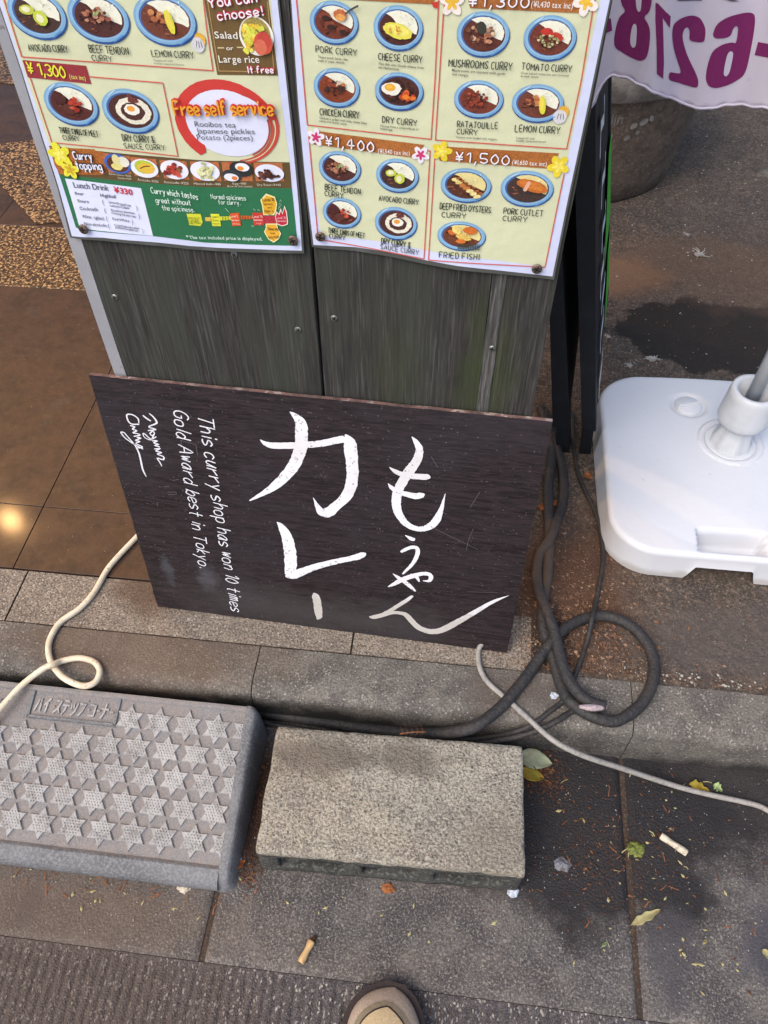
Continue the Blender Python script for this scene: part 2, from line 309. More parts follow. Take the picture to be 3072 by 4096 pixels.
def lathe(name, c, prof, m, parent=None, seg=48, smooth=True, facet=None):
    verts = []; faces = []
    for (r, z) in prof:
        for k in range(seg):
            a = 2 * PI * k / seg; rr = r * (facet(a, z) if facet else 1)
            verts.append(Vector((c[0] + rr * math.cos(a), c[1] + rr * math.sin(a), z)))
    for i in range(len(prof) - 1):
        for k in range(seg):
            k2 = (k + 1) % seg; faces.append((i * seg + k, i * seg + k2, (i + 1) * seg + k2, (i + 1) * seg + k))
    if prof[0][0] > 0: faces.append(tuple(range(seg))[::-1])
    faces.append(tuple(range((len(prof) - 1) * seg, len(prof) * seg)))
    return obj(name, verts, faces, m, parent, smooth=smooth)
def extrude_x(name, prof, x0, x1, m, parent=None, dx=0.02, jit=0.0, smooth=True):
    """profile [(y,z)..] closed, extruded along X with end caps and slight roughness"""
    n = max(2, int((x1 - x0) / dx) + 1); verts = []; faces = []; k = len(prof)
    for i in range(n):
        x = x0 + (x1 - x0) * i / (n - 1)
        for (y, z) in prof:
            d = jit * fbm(x, y, z, 25) if jit else 0
            verts.append((x, y + d, z + d * (1 if z > .02 else 0)))
    for i in range(n - 1):
        for j in range(k):
            j2 = (j + 1) % k; faces.append((i * k + j, i * k + j2, (i + 1) * k + j2, (i + 1) * k + j))
    faces.append(tuple(range(k))[::-1]); faces.append(tuple(range((n - 1) * k, n * k)))
    o = obj(name, verts, faces, m, parent)
    if smooth:
        o.data.polygons.foreach_set('use_smooth', [len(p.vertices) == 4 for p in o.data.polygons])
        try: o.data.set_sharp_from_angle(angle=math.radians(40))
        except Exception: pass
    return o
def grid(name, x0, x1, y0, y1, dx, dy, zf, m, parent=None, smooth=True):
    nx = int((x1 - x0) / dx) + 1; ny = int((y1 - y0) / dy) + 1
    xs = np.linspace(x0, x1, nx); ys = np.linspace(y0, y1, ny)
    verts = [(x, y, zf(x, y)) for y in ys for x in xs]
    faces = [(j * nx + i, j * nx + i + 1, (j + 1) * nx + i + 1, (j + 1) * nx + i) for j in range(ny - 1) for i in range(nx - 1)]
    return obj(name, verts, faces, m, parent, smooth=smooth)

# ================================================================== SETTING
ground = tag(grid('ground', -150, 150, -150, 150, 100, 100, lambda x, y: -.08, ROAD), kind='structure')
# road: asphalt cut with fine grooves that run away from the gutter
def groove(x, y):
    edge = min(1.0, max(0.0, (-.133 - y) / .012))
    g = abs(math.sin((x + .035 * y + .004 * fbm(x, y, 0, 6)) * PI / .0145))
    return -.004 + edge * (-.0035 * (1 - g) ** 1.5 * (0.6 + .8 * fbm(x, y, 2, 30) ** 2 + .3)) + .0012 * fbm(x, y, 5, 70)
road = tag(obj('road', [(-40, -40, -.006), (40, -40, -.006), (40, -.62, -.006), (-40, -.62, -.006)], [(0, 1, 2, 3)], ROAD), kind='structure')
grid('grooved_asphalt', -.75, 1.15, -.62, -.1335, .0022, .008, groove, ROAD, road)
for x0, x1 in ((-40, -.75), (1.15, 40)):
    obj('asphalt_strip', [(x0, -.62, -.006), (x1, -.62, -.006), (x1, -.1335, -.006), (x0, -.1335, -.006)], [(0, 1, 2, 3)], ROAD, road)
# gutter: concrete slabs
gut = tag(obj('gutter', [(-40, -.1335, -.006), (40, -.1335, -.006), (40, .3, -.006), (-40, .3, -.006)], [(0, 1, 2, 3)], JOINT), kind='structure')
J0 = [-.0640 + .6248 * k for k in range(-9, 10)]
for a, b in zip(J0[:-1], J0[1:]):
    w0 = a + .0045; w1 = b - .0045
    near = -1.4 < a < 1.8
    d = .006 if near else .3
    def zf(x, y, w0=w0, w1=w1):
        e = min(x - w0, w1 - x, y + .1325)
        return .001 * fbm(x, y, 1, 9) + .0007 * fbm(x, y, 3, 60) - (.0045 * (1 - e / .006) if e < .006 else 0)
    grid('gutter_slab', w0, w1, -.1325, .243, d, d, zf, GUTTER, gut)
obj('gutter_extension', [(J0[-1], -.1325, 0), (40, -.1325, 0), (40, .243, 0), (J0[-1], .243, 0)], [(0, 1, 2, 3)], GUTTER, gut)
obj('gutter_extension', [(-40, -.1325, 0), (J0[0], -.1325, 0), (J0[0], .243, 0), (-40, .243, 0)], [(0, 1, 2, 3)], GUTTER, gut)
# kerb
kerb = tag(empty('kerb', (0, .28, 0)), kind='structure')
r = .022
kp = [(.236, -.03), (.2375, .02), (.240, .1 - r - .012)] + [(.240 - .004 + r * 1.35 + .004 - r * 1.35 * math.cos(a), .1 - r + r * math.sin(a) - .0005) for a in [math.radians(t) for t in range(5, 91, 12)]] + [(.3262, .1), (.3262, -.03)]
KJ = [-.0600 + .6200 * k for k in range(-9, 10)]
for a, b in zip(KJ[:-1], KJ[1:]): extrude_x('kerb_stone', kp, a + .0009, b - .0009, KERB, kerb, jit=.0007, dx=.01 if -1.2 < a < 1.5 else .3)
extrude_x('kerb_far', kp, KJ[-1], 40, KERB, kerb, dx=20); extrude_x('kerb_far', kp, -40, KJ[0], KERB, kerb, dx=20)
obj('mortar', [(-6, .2445, .05), (6, .2445, .05), (6, .2445, -.01), (-6, .2445, -.01), (-6, .3255, .096), (6, .3255, .096), (6, .26, .096), (-6, .26, .096)], [(0, 1, 2, 3), (4, 5, 6, 7), (0, 7, 6, 1)], JOINT, kerb)
# stone border strip behind the kerb (left of the sign's right corner)
border = tag(obj('pavement_border', [(-6, .327, .0955), (.405, .327, .0955), (.405, .434, .0955), (-6, .434, .0955)], [(0, 1, 2, 3)], JOINT), kind='structure')
BJ = [.400, .0950, -.52, -1.14, -1.76, -2.4]
for b, a in zip(BJ[:-1], BJ[1:]):
    grid('border_slab', a + .0016, b - .0016, .3285, .4325, .008, .008, lambda x, y: .0995 + .0006 * fbm(x, y, 1, 50), BORDER, border)
# shop floor: tiles
floor = tag(obj('shop_floor', [(-8, .434, .094), (.352, .434, .094), (.352, 9, .094), (-8, 9, .094)], [(0, 1, 2, 3)], JOINT), kind='structure')
def tile(x0, x1, y0, y1, m=TILE, z=.1):
    g = .0007
    box('floor_tile', x0 + g, x1 - g, y0 + g, y1 - g, z - .008, z, m, floor, bev=.0006, seg=1)
JX = [.351, .045, -.5505, -1.146, -1.742, -2.338]
for b, a in zip(JX[:-1], JX[1:]):
    tile(a, b, .436, .5815); tile(a, b, .5815, 1.262)
for k in range(5): tile(-2.6 + k * .59, -2.6 + (k + 1) * .59, 1.262, 1.53, GRANITE)
for i in range(5):
    for j in range(5): tile(-3.2 + i * .71, -3.2 + (i + 1) * .71, 1.53 + j * .7, 1.53 + (j + 1) * .7)
def inlay(pts, z=.1025):
    vs = [(x, y, z) for x, y in pts] + [(x, y, z - .002) for x, y in pts]; n = len(pts)
    obj('stone_inlay', vs, [tuple(range(n))] + [(i, n + i, n + (i + 1) % n, (i + 1) % n) for i in range(n)], GRANITE, floor)
inlay([(-1.149, 1.995), (-.62, 1.62), (-.953, 1.537), (-1.145, 1.7325), (-1.33, 1.93)])
inlay([(-1.6, 2.42), (-1.33, 2.36), (-1.1, 2.7), (-1.5, 3.0), (-1.9, 2.8)])
inlay([(-2.1, 1.75), (-1.75, 1.6), (-1.5, 1.85), (-1.85, 2.05)])
# the shop's ceiling with recessed downlights, over the tiled entrance (unseen, added to block sky light from the floor)
sky_block_ceil = tag(box('ceiling', -5.5, -.42, .62, 6.0, 2.66, 2.72, mat('ceiling_board', '8a8378', .9), None), kind='structure')
BULB = mat('lamp_glow', 'ffd9a0', .5); bn_ = BULB.node_tree.nodes['Principled BSDF']; bn_.inputs['Emission Color'].default_value = (1, .56, .22, 1); bn_.inputs['Emission Strength'].default_value = 25
for lx, ly, lz in LAMPS:
    dl = empty('ceiling_lamp', (lx, ly, 2.66), 'warm recessed downlight farther ' + ('left' if lx < -2 else 'right') + ' in the shop ceiling', 'ceiling lamp', 'shop ceiling lamps')
    lathe('lamp_ring', (lx, ly), [(.075, 2.652), (.085, 2.655), (.085, 2.6595), (.07, 2.6595)], mat('lamp_ring_metal', 'b0b0b0', .4, metal=.8), dl, seg=24)
    lathe('lamp_disc', (lx, ly), [(.055, 2.650), (.055, 2.6515)], BULB, dl, seg=24)
# asphalt pavement to the right and beyond
def pz(x, y): return .0975 + .0016 * fbm(x, y, 1, 6) + .0011 * fbm(x, y, 4, 45) + (.004 * max(0, fbm(x, y, 8, 22)) if (x - .45) ** 2 + (y - .45) ** 2 < .03 else 0)
pave = tag(grid('pavement', .354, 1.75, .3275, 2.6, .009, .009, pz, PAVE), kind='structure')
obj('pavement_far', [(1.75, .3275, .097), (40, .3275, .097), (40, 40, .097), (1.75, 40, .097), (.354, 2.6, .097), (1.75, 2.6, .097), (.354, 40, .097)], [(0, 1, 2, 3), (4, 5, 3, 6)], PAVE, pave)

# ================================================================== CONCRETE BLOCK
def block():
    th = math.radians(1.5); c, s = math.cos(th), math.sin(th); B0 = Vector((.0, .0))
    xs = [0, .03, .128, .156, .234, .262, .36, .39]; zs = [0.004, .028, .073, .100]
    solid = lambda i, k: not (k == 1 and i in (1, 3, 5))
    xs2 = []; 
    for a, b in zip(xs[:-1], xs[1:]):
        n = max(1, round((b - a) / .0065)); xs2 += [(a + (b - a) * t / n, xs.index(a)) for t in range(n)]
    xs2.append((.39, None))
    zs2 = []
    for a, b in zip(zs[:-1], zs[1:]):
        n = max(1, round((b - a) / .0068)); zs2 += [(a + (b - a) * t / n, zs.index(a)) for t in range(n)]
    zs2.append((.1, None)); ny = 29
    ys = [.19 * j / ny for j in range(ny + 1)]
    NX, NZ = len(xs2) - 1, len(zs2) - 1
    S = lambda i, j, k: 0 <= i < NX and 0 <= j < ny and 0 <= k < NZ and solid(xs2[i][1], zs2[k][1])
    vi = {}; verts = []; faces = []; fm = []
    def V(i, j, k):
        if (i, j, k) not in vi:
            x, y, z = xs2[i][0], ys[j], zs2[k][0]
            ex = min(x, .39 - x); ey = min(y, .19 - y); ez = .1 - z
            p = Vector((x, y, z))
            # round the outer edges and corners
            R = .0045
            q = Vector((min(max(x, R), .39 - R), min(max(y, R), .19 - R), min(z, .1 - R))); d = p - q
            if d.length > R: p = q + d.normalized() * R
            n3 = noise.noise_vector(p * 90) * .0011 + noise.noise_vector(p * 30) * .0012
            chip = max(0, noise.noise(p * 38)) * (.005 if y < .02 and z > .06 else 0)
            p += n3; p.y += chip; p.z -= chip * .6
            if x < .02 and z > .05: p.x += .003 * max(0, noise.noise(p * 25) + .2) * (1 - x / .02)
            if y < .03 and x > .27 and z > .09: p.z -= .0
            vi[(i, j, k)] = len(verts)
            verts.append(Vector((p.x * c - p.y * s, p.x * s + p.y * c, p.z)))
        return vi[(i, j, k)]
    for i in range(NX):
        for j in range(ny):
            for k in range(NZ):
                if not S(i, j, k): continue
                for (di, dj, dk), q in (((1, 0, 0), ((1, 0, 0), (1, 1, 0), (1, 1, 1), (1, 0, 1))), ((-1, 0, 0), ((0, 0, 0), (0, 0, 1), (0, 1, 1), (0, 1, 0))),
                                        ((0, 1, 0), ((0, 1, 0), (0, 1, 1), (1, 1, 1), (1, 1, 0))), ((0, -1, 0), ((0, 0, 0), (1, 0, 0), (1, 0, 1), (0, 0, 1))),
                                        ((0, 0, 1), ((0, 0, 1), (1, 0, 1), (1, 1, 1), (0, 1, 1))), ((0, 0, -1), ((0, 0, 0), (0, 1, 0), (1, 1, 0), (1, 0, 0)))):
                    if not S(i + di, j + dj, k + dk):
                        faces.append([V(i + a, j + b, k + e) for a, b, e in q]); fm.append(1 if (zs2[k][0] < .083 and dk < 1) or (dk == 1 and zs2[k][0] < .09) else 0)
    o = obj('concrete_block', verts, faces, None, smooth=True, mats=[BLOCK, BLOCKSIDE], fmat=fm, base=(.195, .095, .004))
    tag(o, 'rough tan-grey hollow concrete block lying flat in the gutter beside the star-patterned ramp', 'concrete block')
block()

# ================================================================== KERB RAMP with stars
RN = Vector((0, -.065, .245)).normalized(); RP = Vector((0, -.03, .03))
def rz(y): return .03 + (y + .03) * .065 / .245
ramp = empty('kerb_ramp', (-.35, .09, 0), 'grey plastic kerb ramp moulded with rows of raised stars and katakana lettering', 'kerb ramp')
XL = -.66
H = -.0045
bp_ = [(-.037, 0), (-.0405, .006), (-.040, .016), (-.036, .0225), (-.030, .0275), (-.0225, .0300), (-.0165, rz(-.0165) + .001), (-.0125, rz(-.0125) - .001), (-.010, rz(-.010) + H), (.2095, rz(.2095) + H), (.2112, rz(.2112) - .0008), (.214, rz(.214)), (.2185, rz(.2185) - .001), (.2205, rz(.2205) - .006), (.2215, .07), (.2225, 0)]
body = extrude_x('ramp_body', bp_, XL, -.060, RAMP, ramp, dx=.006, jit=.0003)
fmi = []
for p in body.data.polygons: fmi.append(1 if (p.normal.z > .9 and -.0115 < p.center.y + body.location.y + ramp.location.y < .2105) else (2 if p.center.y + body.location.y + ramp.location.y < -.012 else 0))
body.data.materials.append(RAMPFLOOR); body.data.materials.append(RAMPEDGE); body.data.polygons.foreach_set('material_index', fmi)
# right-hand rim with a sloping outer side
def rimpoly():
    verts = []; faces = []; ys = [-.040 + .2605 * i / 60 for i in range(61)]
    for y in ys:
        t = rz(y) + .0002; e = 0
        if y < -.02: t = min(t, .0285 - (-.02 - y) ** 2 * 60)
        w = .0008 * fbm(y, 3, 0, 60)
        sc = 1.0
        prof = [(-.0605, t - .009), (-.0605, t - .0005), (-.0585, t), (-.048, t + .0002), (-.0455, t - .0012), (-.0425 + w, t - .006), (-.0385 + w, max(.002, t - .022)), (-.0365 + w, 0), (-.0605, 0)]
        if y > .213:
            k = (y - .213) / .0075; prof = [(x - k * .006 if x > -.05 else x, z - k * .003) for x, z in prof]
        if y < -.034:
            k = (-.034 - y) / .006; prof = [(x - k * .008 if x > -.05 else x, max(0, z - k * .008)) for x, z in prof]
        verts += [(x, y, max(z, 0)) for x, z in prof]
    k = 9
    for i in range(60):
        for j in range(k): faces.append((i * k + j, (i + 1) * k + j, (i + 1) * k + (j + 1) % k, i * k + (j + 1) % k)[::-1])
    faces.append(tuple(range(k))); faces.append(tuple(range(60 * k, 61 * k))[::-1])
    o = obj('side_rim', verts, faces, RAMPEDGE, ramp)
    o.data.polygons.foreach_set('use_smooth', [len(p.vertices) == 4 for p in o.data.polygons]); o.data.set_sharp_from_angle(angle=math.radians(35))
rimpoly()
def star_mesh():
    R1, R0, h = .0246, .0140, .0038; verts = []; faces = []
    for ring, (s, z) in enumerate(((1.05, H), (1.0, H + .002), (.955, H + h))):
        for k in range(12):
            a = PI / 2 + k * PI / 6; rr = (R1 if k % 2 == 0 else R0) * s
            verts.append((rr * math.cos(a), rr * math.sin(a), z))
    n = 36
    for ring in range(2):
        for k in range(12): faces.append((ring * 12 + k, ring * 12 + (k + 1) % 12, (ring + 1) * 12 + (k + 1) % 12, (ring + 1) * 12 + k))
    # faceted crown: small lattice of pips
    faces.append(tuple(range(24, 36)))
    G = .0048
    for i in range(-4, 5):
        for j in range(-4, 5):
            x = (i + j * .5) * G; y = j * G * .866
            if math.hypot(x, y) > .0135: continue
            b = len(verts)
            for k in range(4):
                a = k * PI / 2 + .5; verts.append((x + .0021 * math.cos(a), y + .0021 * math.sin(a), H + h))
            verts.append((x, y, H + h + .0014))
            faces += [(b + k, b + (k + 1) % 4, b + 4) for k in range(4)]
    me = bpy.data.meshes.new('star'); me.from_pydata(verts, [], faces); me.update(); me.materials.append(STAR); return me
SM = star_mesh()
def clipped(dx):
    bm = bmesh.new(); bm.from_mesh(SM); bmesh.ops.bisect_plane(bm, geom=bm.verts[:] + bm.edges[:] + bm.faces[:], plane_co=(dx, 0, 0), plane_no=(1, 0, 0), clear_outer=True)
    me = bpy.data.meshes.new('star'); bm.to_mesh(me); bm.free(); me.materials.append(STAR) if not me.materials else None; return me
ang = math.atan2(.065, .245)
rows = [(.1800, -.2489, [-7, 5], 0), (.1390, -.2749, [-8, 5], 0), (.0992, -.2526, [-8, 5], 0), (.0587, -.2768, [-8, 5], 0), (.0175, -.2529, [-8, 5], 0)]
for (y, x0, (a, b), _) in rows:
    for k in range(a, b):
        x = x0 + k * .0485
        if x < XL + .03: continue
        if y > .17 and -.45 < x < -.262: continue
        o = bpy.data.objects.new('star', SM if x < -.0835 else clipped(-.0608 - x)); COL.objects.link(o); o.parent = ramp
        o.location = Vector((x, y, rz(y))) - ramp.location; o.rotation_euler = (ang, 0, 0)
def on_ramp(x, y, h=0): return Vector((x, y, rz(y) + H + h))
def ramp_bar(x0, y0, x1, y1, w, h=.0036):
    d = Vector((x1 - x0, y1 - y0)); n = Vector((-d.y, d.x)).normalized() * w / 2; q = []
    for hh, s in ((0, 1.25), (h, .8)):
        q += [on_ramp(x0 + n.x * s, y0 + n.y * s, hh), on_ramp(x1 + n.x * s, y1 + n.y * s, hh), on_ramp(x1 - n.x * s, y1 - n.y * s, hh), on_ramp(x0 - n.x * s, y0 - n.y * s, hh)]
    return q, [(4, 5, 6, 7), (0, 1, 5, 4), (1, 2, 6, 5), (2, 3, 7, 6), (3, 0, 4, 7)]
def merge(parts):
    V = []; Fa = []
    for v, f in parts:
        o = len(V); V += v; Fa += [tuple(i + o for i in q) for q in f]
    return V, Fa
v, f = merge([ramp_bar(-.4195, .2105, -.4195, .168, .0046), ramp_bar(-.4215, .170, -.270, .170, .0046), ramp_bar(-.272, .168, -.272, .2105, .0046)])
obj('label_frame', v, f, RAMPEDGE, ramp)

# ------------------------------------------------------------------ lettering helpers
GC = {}
def glyph(ch, bold=0.0):
    key = (ch, bold)
    if key in GC: return GC[key]
    cu = bpy.data.curves.new('g', 'FONT'); cu.body = ch; cu.size = 1.0; cu.offset = bold; cu.resolution_u = 3
    o = bpy.data.objects.new('g', cu); COL.objects.link(o)
    me = bpy.data.meshes.new_from_object(o)
    vs = [(v.co.x, v.co.y) for v in me.vertices]; fs = [tuple(p.vertices) for p in me.polygons]
    COL.objects.unlink(o); bpy.data.objects.remove(o); bpy.data.curves.remove(cu); bpy.data.meshes.remove(me)
    GC[key] = (vs, fs); return GC[key]
HF = {
'A': "033b63 1656", 'B': "030b 0b4b5a594807 0747565443 4303", 'C': "5a3b1a0806143354", 'D': "030b 0b3b5957553303", 'E': "5b0b0353 0747", 'F': "5b0b03 0747",
'G': "5a3b1a080614335457 5737", 'H': "030b 535b 0757", 'I': "131b", 'K': "030b 5b0753", 'L': "0b0353", 'M': "030b366b63", 'N': "030b535b", 'O': "3b1a08061433546668 685a3b",
'P': "030b4b5a584707", 'R': "030b4b5a584707 2753", 'S': "5a3b1a091836555433 3304", 'T': "0b6b 3b33", 'U': "0b0513435 5 5b".replace(' ', ''), 'V': "0b336b", 'W': "0b13374353 636b".replace(' ', ''), 'Y': "0b376b 3733",
'&': "53192b3b4905133356", '!': "1b16 1413", 'Q': "3b0834683b 3563", 'J': "4b44230",
'a': "4828060423 3548 4843".replace('23 35', '2335'), 'b': "0b03 062847453304", 'c': "472807042344", 'd': "4b43 472806042345", 'e': "054647280704 2344".replace(' ', ''), 'f': "4b2b1913 0838",
'g': "472806042345 48412001", 'h': "0b03 06284743", 'i': "1813 1a1b", 'k': "0b03 380533", 'l': "1b13", 'm': "0308 06182723 26384743", 'n': "0308 06284743", 'o': "28070423444728",
'p': "0800 072847442304", 'r': "0308 062748", 's': "4728070635442303", 't': "2b2433 0848", 'u': "0804233548 4843", 'v': "082348", 'w': "0813273348", 'y': "0824 4810", 'x': "0843 4803", 'z': "08480343",
'0': "2b0805234548 482b", '1': "092b23", '2': "0a2b4a480343", '3': "0a2b4a4827 2746442304", '4': "333b0656", '5': "4b0b072746442304", '7': "0b4b13", '8': "2b0948274606 2", '¥': "0b274b 2723 0747 0545",
',': "1401", '.': "1314", '(': "2c070420", ')': "0c272400"}
HF['U'] = "0b051343555b"; HF['W'] = "0b133763 6b".replace(' ', ''); HF['8'] = "2b0a084745232 ".strip(); HF['8'] = "27092b4927 270523454 7".replace(' 7', '7').replace('454 7', '4547'); HF['J'] = "4b442304"
class Print:
    """flat coloured shapes laid on a surface: f(u,v)->point, each shape a hair above the one below"""
    def __init__(s, surf, step=.00006): s.surf = surf; s.step = step; s.V = []; s.F = []; s.C = []; s.k = 0
    def poly(s, pts, col, mott=0.0, lift=None, maxe=.012):
        pts = [Vector((p[0], p[1], 0)) for p in pts]
        tris = tessellate_polygon([pts])
        s.tri([(p.x, p.y) for p in pts], tris, col, mott, maxe)
    def tri(s, pts, tris, col, mott=0.0, maxe=.012):
        s.k += 1; h = s.k * s.step; c = (*srgb(col), mott); b = len(s.V)
        s.V += [s.surf(p[0], p[1], h) for p in pts]
        for t in tris: s.F.append(tuple(b + i for i in t)); s.C.append(c)
    def ribbon(s, pts, w, col, mott=0.0, per=4, jit=0.0):
        """pts [(x,y)], w width or list"""
        if not isinstance(w, (list, tuple)): w = [w] * len(pts)
        if len(pts) > 2 and per > 1: P = spline([Vector((p[0], p[1], ww)) for p, ww in zip(pts, w)], per)
        else: P = [Vector((p[0], p[1], ww)) for p, ww in zip(pts, w)]
        n = len(P); L = []; Rr = []
        for i, p in enumerate(P):
            t = P[min(i + 1, n - 1)] - P[max(i - 1, 0)]; t.z = 0
            t = t.normalized() if t.length > 1e-9 else Vector((1, 0, 0)); nn = Vector((-t.y, t.x, 0))
            j1 = 1 + jit * random.uniform(-1, 1); j2 = 1 + jit * random.uniform(-1, 1)
            q = Vector((p.x, p.y, 0)); hw = max(p.z, 0) / 2
            if i == 0: e0 = q - t * hw * .55
            if i == n - 1: e1 = q + t * hw * .55
            L.append(q + nn * hw * j1); Rr.append(q - nn * hw * j2)
        pts2 = [(v.x, v.y) for v in L] + [(v.x, v.y) for v in Rr] + [(e0.x, e0.y), (e1.x, e1.y)]
        tr = [(i, n + i, n + i + 1, i + 1) for i in range(n - 1)] + [(2 * n, n, 0), (2 * n + 1, n - 1, 2 * n - 1)]
        s.tri(pts2, tr, col, mott)
    def sans(s, txt, a, b, h, col, bold=0.0, fit=True):
        a = Vector(a); b = Vector(b); e = (b - a); Ln = e.length; e = e / Ln; n = Vector((-e.y, e.x))
        x = 0; gs = []
        for ch in txt:
            if ch == ' ': x += .30; continue
            vs, fs = glyph(ch, bold)
            if not vs: x += .3; continue
            x0 = min(v[0] for v in vs); x1 = max(v[0] for v in vs); gs.append((ch, x - x0)); x += (x1 - x0) + .075
        sx = Ln / x if fit else h / .72; sy = h / .72
        s.k += 1; hh = s.k * s.step
        for ch, xo in gs:
            vs, fs = glyph(ch, bold); bb = len(s.V)
            for v in vs:
                p = a + e * ((v[0] + xo) * sx) + n * (v[1] * sy); s.V.append(s.surf(p.x, p.y, hh))
            for fc in fs: s.F.append(tuple(bb + i for i in fc)); s.C.append((*srgb(col), 0))
    def hand(s, txt, a, b, h, col, w=.12, slant=0.0, jit=.25, per=2, gap=2.7, taper=False):
        a = Vector(a); b = Vector(b); e = (b - a); Ln = e.length; e = e / Ln; n = Vector((-e.y, e.x))
        x = 0; items = []
        for ch in txt:
            if ch == ' ': x += 3.4; continue
            st = HF.get(ch)
            if st is None: x += 3; continue
            mx = 0
            for part in st.split():
                mx = max([mx] + [int(part[i]) for i in range(0, len(part) - 1, 2)])
            items.append((st, x)); x += mx + gap
        x -= gap; sx = Ln / x; sy = h / 8.0
        for st, xo in items:
            jr = random.uniform(-jit, jit); jy = random.uniform(-jit, jit)
            for part in st.split():
                pts = []
                for i in range(0, len(part) - 1, 2):
                    gx = int(part[i]) + xo; gy = int(part[i + 1], 36) - 3
                    gx += slant * gy + jr * gy / 6; gy += jy
                    p = a + e * gx * sx + n * gy * sy; pts.append((p.x, p.y))
                if len(pts) == 1: pts.append((pts[0][0] + 1e-4, pts[0][1]))
                ww = [h * w * random.uniform(.85, 1.15) for _ in pts]
                if taper: ww[-1] *= .5
                s.ribbon(pts, ww, col, per=per if len(pts) > 2 else 1)
    def disc(s, cx, cy, rx, ry, col, mott=0.0, rot=0.0, n=28, wob=0.0, a0=0, a1=2 * PI):
        pts = []
        for k in range(n):
            a = a0 + (a1 - a0) * k / n; w = 1 + wob * random.uniform(-1, 1)
            x, y = rx * w * math.cos(a), ry * w * math.sin(a); pts.append((cx + x * math.cos(rot) - y * math.sin(rot), cy + x * math.sin(rot) + y * math.cos(rot)))
        s.poly(pts, col, mott)
    def build(s, name, m, parent, base=None):
        if not s.F: return
        o = obj(name, s.V, s.F, m, parent, base)
        if m.name == 'poster_ink':
            ca = o.data.color_attributes.new('Col', 'FLOAT_COLOR', 'CORNER')
            arr = []
            for fc, c in zip(s.F, s.C): arr += list(c) * len(fc)
            ca.data.foreach_set('color', arr)
        return o

# katakana lettering on the ramp (raised)
pr = Print(lambda u, v, h: on_ramp(u, v, .0025 + h), .00002)
def rlet(strokes, x0, sc=.0128):
    for st in strokes: pr.ribbon([(x0 + (px + .18 * py) * sc, .1775 + py * sc * 1.75) for px, py in st], .0026, 'ffffff', per=1)
kana = [[[(.35, .9), (.05, .1)], [(.6, .95), (.75, .1)]], [[(.7, 1.0), (.1, .5)], [(.45, .7), (.45, 0)]], [[(.4, .5), (.55, .5)]], [[(.1, .9), (.75, .9), (.5, .4), (.05, .05)], [(.5, .4), (.85, .05)]],
        [[(.2, .95), (.75, .95)], [(.05, .65), (.9, .65)], [(.5, .62), (.45, .3), (.15, 0)]], [[(.05, .75), (.15, .45)], [(.35, .8), (.45, .5)], [(.85, .85), (.7, .3), (.3, 0)]],
        [[(.05, .85), (.8, .85), (.6, .35), (.2, 0)], [(.85, 1.08), (1.0, 1.08)]], [[(.4, .5), (.55, .5)]], [[(.1, .85), (.8, .85), (.8, .1)], [(.1, .12), (.85, .12)]], [[(.1, .5), (.5, .5)]],
        [[(.05, .65), (.95, .65)], [(.5, 1.0), (.48, .4), (.2, 0)]], [[(.2, .5), (.6, .5)]]]
adv = [0, 1.08, 2.0, 2.55, 3.55, 4.65, 5.7, 6.65, 7.1, 8.1, 8.7, 9.75]
for st, a in zip(kana, adv): rlet(st, -.4125 + a * .01285)
lt = pr.build('raised_lettering', STAR, ramp)
bm = bmesh.new(); bm.from_mesh(lt.data); r_ = bmesh.ops.extrude_face_region(bm, geom=bm.faces[:])
for v in [g for g in r_['geom'] if isinstance(g, bmesh.types.BMVert)]: v.co.z -= .0025
bm.to_mesh(lt.data); bm.free()

# ================================================================== FALLEN DARK SIGN
SB0 = Vector((-.2573 + .0042, .3842, .0995)); 
SB0 = U(631, 2426, .1); SB1 = U(2028, 2612, .1)
su = (SB1 - SB0).normalized(); sh = Vector((-su.y, su.x, 0)); t9 = math.radians(9)
sup = Vector((0, 0, math.cos(t9))) + sh * math.sin(t9); sn = su.cross(sup).normalized()      # sn faces the street
SW, SH = (SB1 - SB0).length, .4828
def sign_uv(x, y):
    q = PLn(x, y, SB0, sn) - SB0; return (q.dot(su), q.dot(sup))
def sign_pt(u, v, h=0): return SB0 + su * u + sup * v + sn * h
sign = empty('fallen_signboard', SB0 + su * SW / 2, 'dark woodgrain signboard lying on its side with big white brushed Japanese letters', 'signboard')
def slab(name, pt, u0, u1, v0, v1, d, m, parent, side=None, nu=24, jit=.0006):
    """board: front face at h=0, back at h=-d; rough edges"""
    verts = []; faces = []; fm = []
    ring = []
    for i in range(nu): ring.append((u0 + (u1 - u0) * i / nu, v0))
    for i in range(nu): ring.append((u1, v0 + (v1 - v0) * i / nu))
    for i in range(nu): ring.append((u1 - (u1 - u0) * i / nu, v1))
    for i in range(nu): ring.append((u0, v1 - (v1 - v0) * i / nu))
    n = len(ring); ring = [(u + random.uniform(-1, 1) * jit, v + random.uniform(-1, 1) * jit) for u, v in ring]
    verts = [pt(u, v, 0) for u, v in ring] + [pt(u, v, -d) for u, v in ring]
    faces = [tuple(range(n)), tuple(range(n, 2 * n))[::-1]]; fm = [0, 0]
    for i in range(n): faces.append((i, n + i, n + (i + 1) % n, (i + 1) % n)); fm.append(1 if side else 0)
    return obj(name, verts, faces, m, parent, mats=[m, side] if side else None, fmat=fm)
slab('board', sign_pt, 0, SW, 0, SH, .006, SIGN, sign, SIGNEDGE)
def zmap(ox, oy, s): return lambda x, y: (ox + x * s, oy + y * s)
